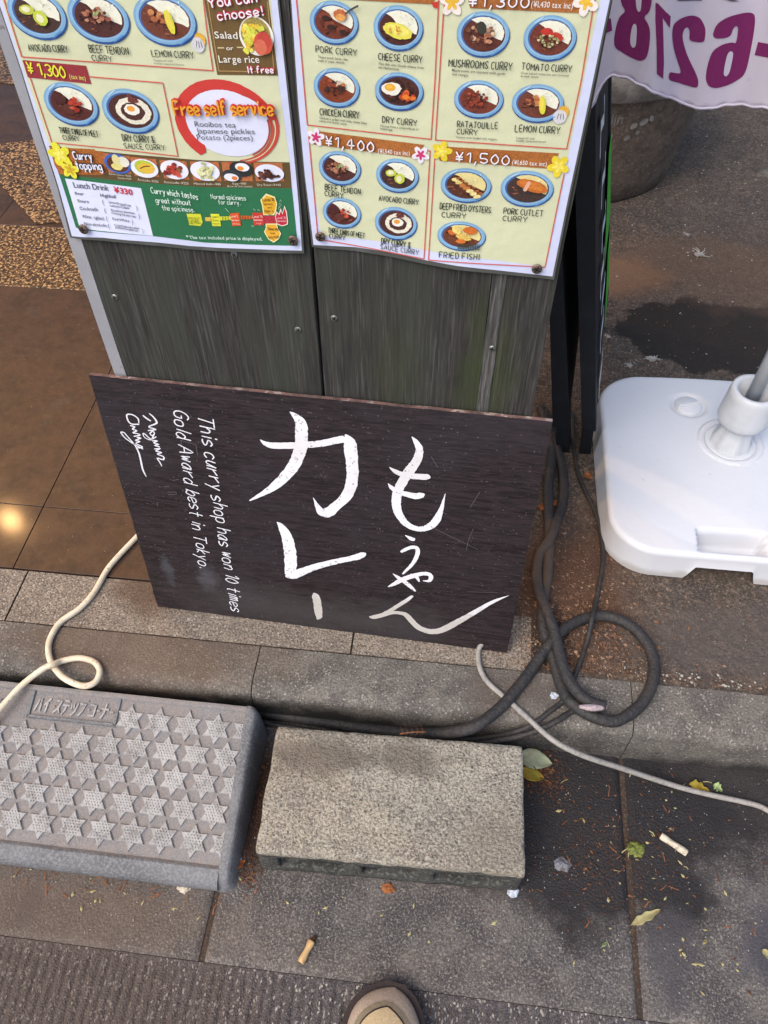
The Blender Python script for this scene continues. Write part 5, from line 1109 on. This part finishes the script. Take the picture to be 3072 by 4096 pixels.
base = empty('water_base', (.768, .80, .1), 'white moulded plastic water base with carry handle, holding the grey banner pole', 'flag stand base')
WB = (.530, .975, .546, 1.000)
def wbz(x, y):
    """height of the top surface over the pavement"""
    cx, cy = .768, .812; d = math.hypot(x - cx, y - cy)
    z = .066 + .016 * max(0, 1 - (d / .26) ** 2)
    if .052 < d < .060: z += .003
    if d < .05: z -= .004 * min(1, (.05 - d) / .006)
    dc = math.hypot(x - .7029, y - .909); 
    if dc < .038: z -= .006 * min(1, (.038 - dc) / .008)
    # hand pocket in front
    px = min(x - .684, .797 - x); py = min(y - .5605, .603 - y)
    p = min(px, py)
    if p > -.003: z -= .050 * min(1, max(0, (p + .003) / .005))
    return z
def wb_mesh():
    x0, x1, y0, y1 = WB; R = .085; n = 150; V = []; F = []; idx = {}
    cx, cy = (x0 + x1) / 2, (y0 + y1) / 2; hx, hy = (x1 - x0) / 2, (y1 - y0) / 2
    def outline(a):
        # rounded rectangle radius in direction a
        lo, hi = 0, 1
        dx, dy = math.cos(a), math.sin(a)
        def inside(s):
            X, Y = abs(dx * s), abs(dy * s)
            if X <= hx - R or Y <= hy - R: return X <= hx and Y <= hy
            return math.hypot(X - (hx - R), Y - (hy - R)) <= R
        for _ in range(24):
            m_ = (lo + hi) / 2
            if inside(m_): lo = m_
            else: hi = m_
        return lo
    NA = 360; rings = [i / 90 for i in range(91)]
    angs = [2 * PI * k / NA for k in range(NA)]; O = [outline(a) for a in angs]
    er = .010
    V.append((cx, cy, .1 + wbz(cx, cy)))
    for t in rings[1:]:
        for a, o_ in zip(angs, O):
            r_ = (o_ - er) * t; x, y = cx + r_ * math.cos(a), cy + r_ * math.sin(a); V.append((x, y, .1 + wbz(x, y)))
    for q in (25, 50, 75, 95):
        for a, o_ in zip(angs, O):
            r_ = o_ - er + er * math.sin(math.radians(q)); x, y = cx + r_ * math.cos(a), cy + r_ * math.sin(a); zz = wbz(cx + (o_ - er) * math.cos(a), cy + (o_ - er) * math.sin(a)); V.append((x, y, .1 + zz - er * (1 - math.cos(math.radians(q)))))
    for zb in (.040, .012, 0):
        for a, o_ in zip(angs, O):
            r_ = o_ + .004 - zb * .1; x, y = cx + r_ * math.cos(a), cy + r_ * math.sin(a)
            z = zb
            if y < WB[2] + .03 and .670 < x < .792:
                k = min(1, min(x - .670, .792 - x) / .012); z = zb + (.036 - zb * .6) * k
            V.append((x, y, .1 + z))
    nr = 90 + 7
    for k in range(NA): F.append((0, 1 + k, 1 + (k + 1) % NA))
    for i in range(nr - 1):
        b = 1 + i * NA
        for k in range(NA): k2 = (k + 1) % NA; F.append((b + k, b + NA + k, b + NA + k2, b + k2))
    return obj('base_body', V, F, WPL, base, smooth=True)
wb_mesh()
zc = .1 + wbz(.7029, .909)
lathe('filler_cap', (.7029, .909), [(.0001, zc - .004), (.026, zc - .004), (.026, zc + .004), (.024, zc + .006), (.001, zc + .0062)], WPL, base, seg=36)
bm = bmesh.new(); box_bm(bm, .7029 - .023, .7029 + .023, .909 - .0035, .909 + .0035, zc + .0045, zc + .0115, .0015); bmesh.ops.rotate(bm, verts=bm.verts[:], cent=(.7029, .909, zc), matrix=Matrix.Rotation(.28, 3, 'Z')); bmobj('cap_grip', bm, WPL, base)
pcn = (.768, .812); z0 = .1 + wbz(*pcn)
fac = lambda a, z: 1 + .035 * math.cos(8 * a) * (1 if z < .235 else .3)
lathe('socket_ring', pcn, [(.034, z0 - .002), (.046, z0 - .001), (.0475, z0 + .002), (.0475, z0 + .004), (.044, z0 + .0045), (.036, z0 + .002)], WPL, base)
lathe('neck', pcn, [(.038, z0), (.036, z0 + .012), (.030, .215), (.0275, .228), (.028, .238)], GPL, base, facet=fac, smooth=False, seg=48)
lathe('collar', pcn, [(.028, .236), (.040, .238), (.0455, .250), (.0450, .262), (.0430, .305), (.0415, .316), (.037, .319), (.030, .316), (.0275, .27), (.026, .256)], GPL, base)
tube('pole', [(pcn[0] + .002, pcn[1] + .004, .25), (pcn[0] + .002, pcn[1] + .004, 1.0), (pcn[0] + .002, pcn[1] + .004, 1.82)], .0125, POLE, base, seg=24, per=3)
tube('banner_arm', [(pcn[0] + .002, pcn[1] + .004, 1.80), (.6, BY + .03, 1.78), (.32, BY, 1.76)], .006, POLE, base, seg=12, per=4)

# ================================================================== CABLES
Z5 = zmap(0, 2000, .7233); Z6 = zmap(1700, 1700, .827); Z8 = zmap(2000, 2900, .6462)
def cpath(zm, pts, zdef): return [U(*zm(p[0], p[1]), p[2] if len(p) > 2 else zdef) for p in pts]
cz = .1055
tag(tube('power_cable', cpath(Z5, [(980, -40, .112), (860, 90, .110), (765, 195), (660, 305), (590, 390), (520, 510), (440, 600), (340, 670), (290, 740), (268, 810), (280, 890, .107), (335, 968, .109), (405, 1012, .110), (475, 1028, .108), (530, 1003), (552, 948), (522, 897), (440, 874), (345, 890, .108), (290, 912, .1185), (240, 932, .116), (120, 1025, .106), (0, 1155, .100), (-110, 1270, .093), (-300, 1400, .08)], cz), .0052, CREAM, seg=14, per=7),
    'thick cream power cable looping over the kerb at the left onto the star ramp', 'cable')
tag(tube('power_cable', cpath(Z6, [(300, 1020, .118), (262, 1080, .108), (258, 1120), (264, 1170), (300, 1240), (400, 1330), (500, 1420, .104), (600, 1510, .101), (690, 1566, .095), (800, 1612, .08), (950, 1660, .05), (1100, 1710, .025), (1250, 1757, .010), (1400, 1793, .0065), (1490, 1812, .0058), (1600, 1838, .0058), (1659, 1865, .0058), (1750, 1925, .0058), (1950, 2010, .0058), (2300, 2060, .0058), (2800, 2080, .0058)], .105), .0044, GREYC, seg=12, per=7),
    'thin pale grey cable running from under the dark sign across the kerb to the right', 'cable')
rk = .0100
tag(tube('rubber_cable', cpath(Z6, [(-1150, 1300, .02), (-700, 1400, .02), (-300, 1465, .022), (-80, 1490, .03), (0, 1492, .045), (100, 1490, .075), (190, 1475, .100), (260, 1448, .108), (370, 1362), (480, 1232), (560, 1118, .112), (630, 1028, .118), (700, 970, .112), (800, 928), (900, 930), (1000, 975), (1075, 1060), (1108, 1160), (1095, 1260), (1045, 1350), (975, 1408), (910, 1433), (830, 1416, .114), (760, 1382, .115), (690, 1325, .113), (655, 1250), (625, 1150), (590, 1040), (567, 950, .113), (573, 850, .112), (590, 730), (600, 600), (602, 500), (598, 400), (596, 300), (608, 200), (615, 120), (600, 20), (560, -80)], .1095), rk * .97, RUB, seg=14, per=7, rj=.05),
    'heavy black rubber cable coiled in a wide loop over the kerb', 'cable')
k2 = tag(tube('rubber_cable', cpath(Z6, [(872, 1362, .128), (820, 1350, .128), (750, 1305, .126), (692, 1225, .124), (655, 1125, .124), (628, 1010, .126), (590, 905, .128), (550, 805, .122), (540, 710, .112), (560, 620), (600, 560, .118), (632, 480, .115), (660, 400), (672, 300), (662, 200), (636, 110), (610, 30), (580, -60)], .1095), rk * .95, RUB, seg=14, per=7, rj=.05),
    'black rubber cable whose cut end shows pink wires beside the coiled loop', 'cable')
tube('exposed_core', cpath(Z6, [(745, 1362, .1305), (790, 1366, .1335), (830, 1368, .1335), (878, 1366, .1315)], .13), lambda t: .0025 + .0032 * math.sin(t * PI), COPPER, k2, seg=10, per=5)
tag(tube('power_cable', cpath(Z6, [(712, -60, .104), (716, 60), (724, 140), (740, 230), (775, 320), (815, 400), (845, 500), (860, 600), (858, 680), (845, 760), (825, 860, .106), (812, 920, .124), (800, 980, .118), (782, 1050), (760, 1120), (720, 1225), (690, 1290, .116), (660, 1340, .105), (600, 1388), (520, 1448, .100), (430, 1485, .085), (320, 1508, .05), (180, 1520, .03), (-100, 1530, .012), (-600, 1470, .008), (-1100, 1380, .008)], .1045), .0042, RUB, seg=10, per=7),
    'slim black cable dropping from the chalkboard feet across the coil to the gutter', 'cable')
tag(tube('power_cable', cpath(Z6, [(760, 1372, .103), (700, 1392), (640, 1430), (540, 1478, .096), (430, 1512, .08), (330, 1530, .06), (200, 1545, .03), (-100, 1545, .012)], .103), .005, RUB, seg=10, per=7),
    'short black cable curving over the kerb edge below the exposed wires', 'cable')

# ================================================================== SHOE
shoe = empty('shoe', (.21, -.27, 0), 'beige suede moccasin shoe with a dark sole at the bottom of the view', 'shoe')
tip = U(1606, 3945, .018); 
def shoe_outline(y, grow=0.0):
    """half widths (left,right) of the shoe at distance d behind the toe tip, centre drift"""
    d = max(0, -y)
    w = .065 * (1 - math.exp(-((d + grow) / .034)) ** 1) ** .62 if d + grow > 0 else 0
    if d > .11: w *= 1 - .22 * math.sin(min(1, (d - .11) / .12) * PI * .9) * .8
    if d > .26: w *= math.sqrt(max(0, 1 - ((d - .26) / .035) ** 2))
    return w
def shoe_part(name, z0, z1, grow, m, top=None, n=44, seg=20):
    V = []; F = []; ax = math.radians(-7)
    L0 = .292 + grow
    for i in range(n + 1):
        d = -grow + (L0) * (1 - math.cos(PI * i / n)) / 2
        w = shoe_outline(-d, grow) + (grow if 0 < i < n else 0)
        cxx = .0 - .012 * math.exp(-((d - .03) / .05) ** 2)
        for k in range(seg):
            t = k / (seg - 1); a = PI * t      # from right over the top to left
            if top:
                x = cxx + w * math.cos(a) ** 1; zz = z0 + (top(d) - z0) * (math.sin(a) ** .62)
            else:
                x = cxx + w * (1 - 2 * t); zz = z1
            V.append((x, -d, zz))
        for k in (seg - 1, 0): V.append((cxx + w * (1 if k == 0 else -1), -d, z0 - (.0 if top else (z1 - z0))))
    q = seg + 2
    for i in range(n):
        for k in range(q): F.append((i * q + k, (i + 1) * q + k, (i + 1) * q + (k + 1) % q, i * q + (k + 1) % q))
    c, s = math.cos(ax), math.sin(ax)
    V = [Vector((tip.x + x * c - y * s, tip.y + x * s + y * c, z)) for x, y, z in V]
    o = obj(name, V, F, m, shoe, smooth=True)
    o.data.set_sharp_from_angle(angle=math.radians(45)); return o
shoe_part('sole', .011, .021, .0025, SOLE)
ht = lambda d: .018 + .046 * (1 - math.exp(-(d + .0) / .030)) + .035 * min(1, max(0, (d - .07) / .1))
shoe_part('upper', .019, .03, -.0035, SUEDE, ht)
def vamp(name, shrink, lift, m, d0):
    V = []; F = []; n = 34; seg = 17; ax = math.radians(-7); c, s = math.cos(ax), math.sin(ax)
    for i in range(n + 1):
        d = d0 + (.19 - d0) * (i / n) ** 1.5
        w = (shoe_outline(-(d - d0 * .9), 0) - shrink); w = max(w, 0)
        cxx = -.012 * math.exp(-((d - .03) / .05) ** 2); wf = shoe_outline(-d, -.0035) - .0035
        for k in range(seg):
            x = w * (1 - 2 * k / (seg - 1)); ca = min(.999, abs(x) / max(wf, 1e-4)); sa = math.sqrt(1 - ca * ca)
            zz = .019 + (ht(d) - .019) * sa ** .62 + lift
            V.append((cxx + x, -d, zz))
    for i in range(n):
        for k in range(seg - 1): F.append((i * seg + k, i * seg + k + 1, (i + 1) * seg + k + 1, (i + 1) * seg + k))
    V = [Vector((tip.x + x * c - y * s, tip.y + x * s + y * c, z)) for x, y, z in V]
    obj(name, V, F, m, shoe, smooth=True)
vamp('toe_piping', .0075, .0010, SUEDE3, .024); vamp('vamp_seam', .0118, .0017, SOLE, .0297); vamp('vamp', .0130, .0024, SUEDE2, .0315)
lathe('ankle_opening', (tip.x - .018, tip.y - .225), [(.036, .088), (.034, .11), (.033, .14)], SOCK, shoe, seg=20)

# ================================================================== LITTER
def leaf(name, x0, y0, x1, y1, wr, m, label, cat='leaf', curl=.006, z=.003, group=None, zp=0.0, jag=.0):
    a = U(x0, y0, zp); b = U(x1, y1, zp); e = (b - a); L = e.length; e.normalize(); n = Vector((-e.y, e.x, 0)); V = []; F = []; N = 16; M = 6
    for i in range(N + 1):
        t = i / N; w = wr * math.sin(PI * min(1, t ** .85)) ** .8 * (1 + jag * math.sin(i * 5.1))
        for j in range(M + 1):
            s = j / M * 2 - 1; V.append(a + e * L * t + n * w * s + Vector((0, 0, z + curl * (s * s * .6 + .4 * math.sin(t * 5 + s)) + .0015 * random.random())))
    for i in range(N):
        for j in range(M): b_ = i * (M + 1) + j; F.append((b_, b_ + 1, b_ + M + 2, b_ + M + 1))
    o = obj(name, V, F, m, smooth=True); md = o.modifiers.new('thickness', 'SOLIDIFY'); md.thickness = .0004
    return tag(o, label, cat, group)
leaf('fallen_leaf', 2072, 3030, 2206, 3062, .0175, LEAFG, 'large pale green leaf with dark specks tucked against the concrete block', z=.006)
leaf('fallen_leaf', 2080, 3085, 2176, 3116, .0125, LEAFY, 'yellow-brown leaf under the pale green leaf beside the concrete block', z=.002, curl=.003)
leaf('fallen_leaf', 2520, 3703, 2638, 3640, .0062, LEAFP, 'pale dry curled leaf across the gutter joint at the lower right', jag=.18)
leaf('fallen_leaf', 2752, 3140, 2832, 3168, .0085, LEAFY, 'crumpled yellow leaf just above the grey cable in the gutter', jag=.3, curl=.008)
leaf('fallen_leaf', 2850, 3142, 2885, 3168, .0075, LIME, 'small light green leaf scrap right of the crumpled yellow leaf', jag=.3)
leaf('fallen_leaf', 935, 3478, 985, 3445, .0065, ORANGE, 'small orange-brown leaf in the gap between the ramp corner and the block')
leaf('seed_husk', 3045, 3800, 3068, 3835, .0048, LEAFP, 'tiny beige seed husk near the right edge of the gutter', 'seed husk')
leaf('leaf_scrap', 2404, 3790, 2422, 3772, .0022, LIME, 'tiny green leaflet between the two lower gutter slabs joint and the shoe', 'leaf scrap')
leaf('leaf_scrap', 2808, 3780, 2820, 3760, .0022, LEAFP, 'tiny pale yellow leaflet right of the gutter joint', 'leaf scrap')
leaf('dry_leaf_scrap', 2150, 1870, 2158, 1950, .003, ORANGE, 'orange dry leaf scrap on the dirt by the chalkboard feet', 'leaf scrap', zp=.1)
leaf('dry_leaf_scrap', 2335, 1905, 2362, 1920, .008, ORANGE, 'crumpled orange leaf on the dirt beside the white water base', 'leaf scrap', zp=.1, jag=.3)
leaf('dry_leaf_scrap', 2157, 2050, 2175, 2020, .007, ORANGE, 'dry tan leaf scrap between the sign edge and the rubber cables', 'leaf scrap', zp=.1, jag=.3)
leaf('dry_leaf_scrap', 2208, 2030, 2228, 2008, .006, ORANGE, 'dry tan leaf scrap caught between the two rubber cables', 'leaf scrap', zp=.1, jag=.3)
def crumple(name, px, py, r, m, label, cat, n=3, flat=.45, zp=0.0, sc=60):
    c = U(px, py, zp); bm = bmesh.new(); bmesh.ops.create_icosphere(bm, subdivisions=n, radius=r)
    for v in bm.verts:
        d = 1 + .55 * noise.noise(v.co * sc + c * 10) + .25 * noise.noise(v.co * sc * 2.7); v.co = Vector((v.co.x * d, v.co.y * d * .8, max(-.2 * r, v.co.z * d * flat))) + c + Vector((0, 0, r * flat * .5))
    return tag(bmobj(name, bm, m), label, cat)
crumple('crushed_leaf', 2543, 3398, .013, GREEN, 'crushed yellow-green leaf clump left of the white cigarette butt', 'leaf', sc=170)
crumple('chewed_gum', 2054, 3567, .0085, GUM, 'white-blue lump of gum at the front right corner of the block', 'litter', flat=.6, sc=90)
crumple('plastic_scrap', 2248, 3458, .012, FILM, 'crumpled clear plastic scrap right of the concrete block', 'litter', flat=.3, sc=150)
crumple('brown_scrap', 1554, 3556, .0085, ORANGE, 'small brown crumpled scrap in front of the concrete block', 'litter', flat=.4, sc=190)
crumple('paper_scrap', 735, 3548, .010, BUTT, 'torn pale paper scraps under the front edge of the star ramp', 'litter', flat=.35, sc=190)
crumple('tissue_scrap', 948, 3440, .009, GUM, 'grey tissue scrap between the ramp side and the block', 'litter', flat=.5)
crumple('cocoon_scrap', 2215, 2785, .0065, GUM, 'pale blue fluffy scrap on the kerb between the cables', 'litter', flat=.5, zp=.1, sc=200)
def splat(px, py, r, label, arms=9, zp=.1):
    c = U(px, py, zp); P = Print(lambda u, v, h=0: Vector((u, v, .1002 + h)), .0002)
    P.disc(c.x, c.y, r * .42, r * .34, 'ffffff', 0, 0, 16, .35)
    for _ in range(7): a = random.uniform(0, 6.3); d = r * random.uniform(.4, 1.2); P.disc(c.x + d * math.cos(a), c.y + d * math.sin(a), r * random.uniform(.04, .13), r * random.uniform(.03, .09), 'ffffff', 0, a, 8, .3)
    for k in range(arms): a = k * 2 * PI / arms + random.uniform(-.2, .2); l = r * random.choice((.35, .5, .6, .9, 1.1)); P.ribbon([(c.x, c.y), (c.x + l * .6 * math.cos(a), c.y + l * .6 * math.sin(a)), (c.x + l * math.cos(a + .2), c.y + l * math.sin(a + .2))], [r * .16, r * .09, r * .03], 'ffffff', per=3)
    V = P.V; o = obj('white_splat', V, P.F, WHITEBIT); sol = o.modifiers.new('t', 'SOLIDIFY'); sol.thickness = .001
    return tag(o, label, 'stain')
splat(2797, 1017, .026, 'star-shaped white splat on the pavement above the wet patch')
splat(2605, 1435, .022, 'frayed white splat at the edge of the wet patch behind the water base', 14)
splat(2518, 1462, .014, 'small white splat left of the frayed one behind the water base', 7)
splat(2434, 1347, .010, 'white scrape mark beside the chalkboard panel', 6)
splat(2748, 938, .011, 'white droplet splat above the star-shaped splat', 5)
def butt(px0, py0, px1, py1, r, m, label, burnt=True):
    a = U(px0, py0, .004); b = U(px1, py1, .004); e = (b - a).normalized(); c = a + (b - a) * .5
    root = empty('cigarette_butt', (c.x, c.y, 0), label, 'cigarette butt', 'cigarette butts in the gutter')
    sq = lambda t: r * (1 + .1 * math.sin(t * 9))
    o = tube('paper_tube', [a, a + (b - a) * .35 + Vector((0, 0, .0006)), a + (b - a) * .7, b], sq, m, root, seg=12, per=6)
    tube('burnt_end', [b - e * .001, b + e * .003 + Vector((.0008, 0, 0)), b + e * .006 + Vector((.0022, .001, .001))], lambda t: r * (.95 - .6 * t), BURNT, root, seg=8, per=3)
butt(1203, 3851, 1248, 3764, .0050, BUTTB, 'flattened tan cigarette butt on the gutter slab near the shoe')
butt(2747, 3413, 2642, 3342, .0052, BUTT, 'dirty white cigarette butt in the dark gutter patch')
# twig of dry needles on the back of the block
tw = empty('dry_twig', (.21, .2, .1), 'dry brown needle twig on the back edge of the concrete block', 'twig')
a = U(1600, 2935, .105); b = U(1703, 2928, .108); tube('stem', [a, (a + b) / 2 + Vector((0, 0, .003)), b], .0007, TWIGM, tw, seg=6, per=4)
V = []; F = []
for i in range(5):
    p = a + (b - a) * (i + .5) / 5 + Vector((0, 0, .002))
    for s in (-1, 1): q = p + Vector((-.006, s * .012, .002 + .002 * random.random())); k = len(V); V += [p, p + Vector((.0006, 0, 0)), q]; F.append((k, k + 1, k + 2))
obj('needles', V, F, TWIGM, tw)
def grit(name, n, region, size, m, elong=1.6, rest=None):
    V = []; F = []
    for _ in range(n):
        x, y, z = region(); s = size() ; a = random.uniform(0, PI); c, sn_ = math.cos(a), math.sin(a); ex = s * random.uniform(1, elong); ey = s * random.uniform(.6, 1); ez = s * random.uniform(.35, .8)
        b = len(V)
        for q in ((ex, 0, 0), (0, ey, 0), (-ex * .8, ey * .2, 0), (0, -ey, 0), (ex * .1, 0, ez), (0, 0, -ez)): V.append((x + q[0] * c - q[1] * sn_, y + q[0] * sn_ + q[1] * c, z + q[2]))
        F += [(b, b + 1, b + 4), (b + 1, b + 2, b + 4), (b + 2, b + 3, b + 4), (b + 3, b, b + 4), (b + 1, b, b + 5), (b + 2, b + 1, b + 5), (b + 3, b + 2, b + 5), (b, b + 3, b + 5)]
    return tag(obj(name, V, F, m), kind='stuff')
g = random.gauss; ru = random.uniform
grit('dirt_grit', 3600, lambda: (g(.47, .06), abs(g(0, .13)) + .335, .1005), lambda: ru(.0006, .0019), PEBB)
grit('dirt_crumbs', 1500, lambda: (ru(.37, 1.1), ru(.33, .6) if random.random() < .5 else .332 + abs(g(0, .012)), .1), lambda: ru(.0006, .0018), PEBB)
grit('pavement_chips', 380, lambda: (ru(.5, 1.5), ru(.6, 2.3), .1), lambda: ru(.0008, .0026), WHITEBIT, 2.2)
grit('kerbside_pebbles', 70, lambda: (ru(.55, 1.0), .333 + abs(g(0, .012)), .1015), lambda: ru(.001, .003), WHITEBIT, 1.3)
grit('gutter_grit', 1300, lambda: (ru(-.7, 1.1), ru(-.13, .23), .0012), lambda: ru(.0004, .0011), WHITEBIT, 2)
grit('gutter_debris', 900, lambda: (g(.52, .07), g(.07, .05), .0015), lambda: ru(.0004, .0012), ORGRIT, 3)
grit('gutter_debris', 500, lambda: (g(.43, .02), g(.19, .02), .0015), lambda: ru(.0006, .0018), ORGRIT, 3)
grit('gutter_debris', 500, lambda: (ru(-.035, .0), ru(-.03, .2), .0015), lambda: ru(.0006, .0018), ORGRIT, 3)
grit('gutter_flakes', 120, lambda: (g(.52, .1), g(.08, .07), .0015), lambda: ru(.0008, .0026), ORGRIT, 2.2)
grit('gutter_flakes', 40, lambda: (g(.55, .14), g(.08, .08), .0015), lambda: ru(.001, .003), LEAFP, 2.6)
grit('gutter_flakes', 60, lambda: (ru(-.6, 1), g(-.045, .02), .0015), lambda: ru(.001, .003), LEAFP, 2.6)
grit('dirt_clods', 260, lambda: (g(.49, .06), abs(g(0, .11)) + .36, .1005), lambda: ru(.0018, .0045), PEBB, 1.5)
grit('pavement_stones', 900, lambda: (ru(.4, 1.4), ru(.34, 2.0), .1), lambda: ru(.001, .003), PEBB, 1.5)
grit('tile_crumbs', 300, lambda: (ru(-.9, .3), ru(.33, 1.2), .1008), lambda: ru(.0003, .0009), WHITEBIT, 2)
def needles(n, region, m=TWIGM):
    V = []; F = []
    for _ in range(n):
        x, y, z = region(); a = ru(0, 2 * PI); l = ru(.004, .017); cv = random.gauss(0, .08); c, s = math.cos(a), math.sin(a); w = ru(.0004, .0009); k = len(V)
        for (t, h) in ((-1, .0005), (0, .002), (1, .0006)):
            bx_ = cv * l * (1 - t * t); X, Y = x + c * l * t / 1 * .5 - s * bx_, y + s * l * t * .5 + c * bx_
            V += [(X - s * w, Y + c * w, z + h), (X + s * w, Y - c * w, z + h)]
        F += [(k, k + 1, k + 3, k + 2), (k + 2, k + 3, k + 5, k + 4)]
    return tag(obj('fallen_needles', V, F, m), kind='stuff')
needles(40, lambda: (g(.56, .13), g(.1, .08), .001)); needles(16, lambda: (g(.56, .12), g(.1, .08), .001), LEAFP); needles(26, lambda: (ru(-.45, -.02), g(-.05, .012), .001)); needles(14, lambda: (ru(-.035, 0), ru(-.05, .2), .001)); needles(10, lambda: (ru(.4, .6), ru(.34, .6), .1))
print('objects', len(bpy.data.objects), 'tris', sum(len(o.data.polygons) for o in bpy.data.objects if o.type == 'MESH'))
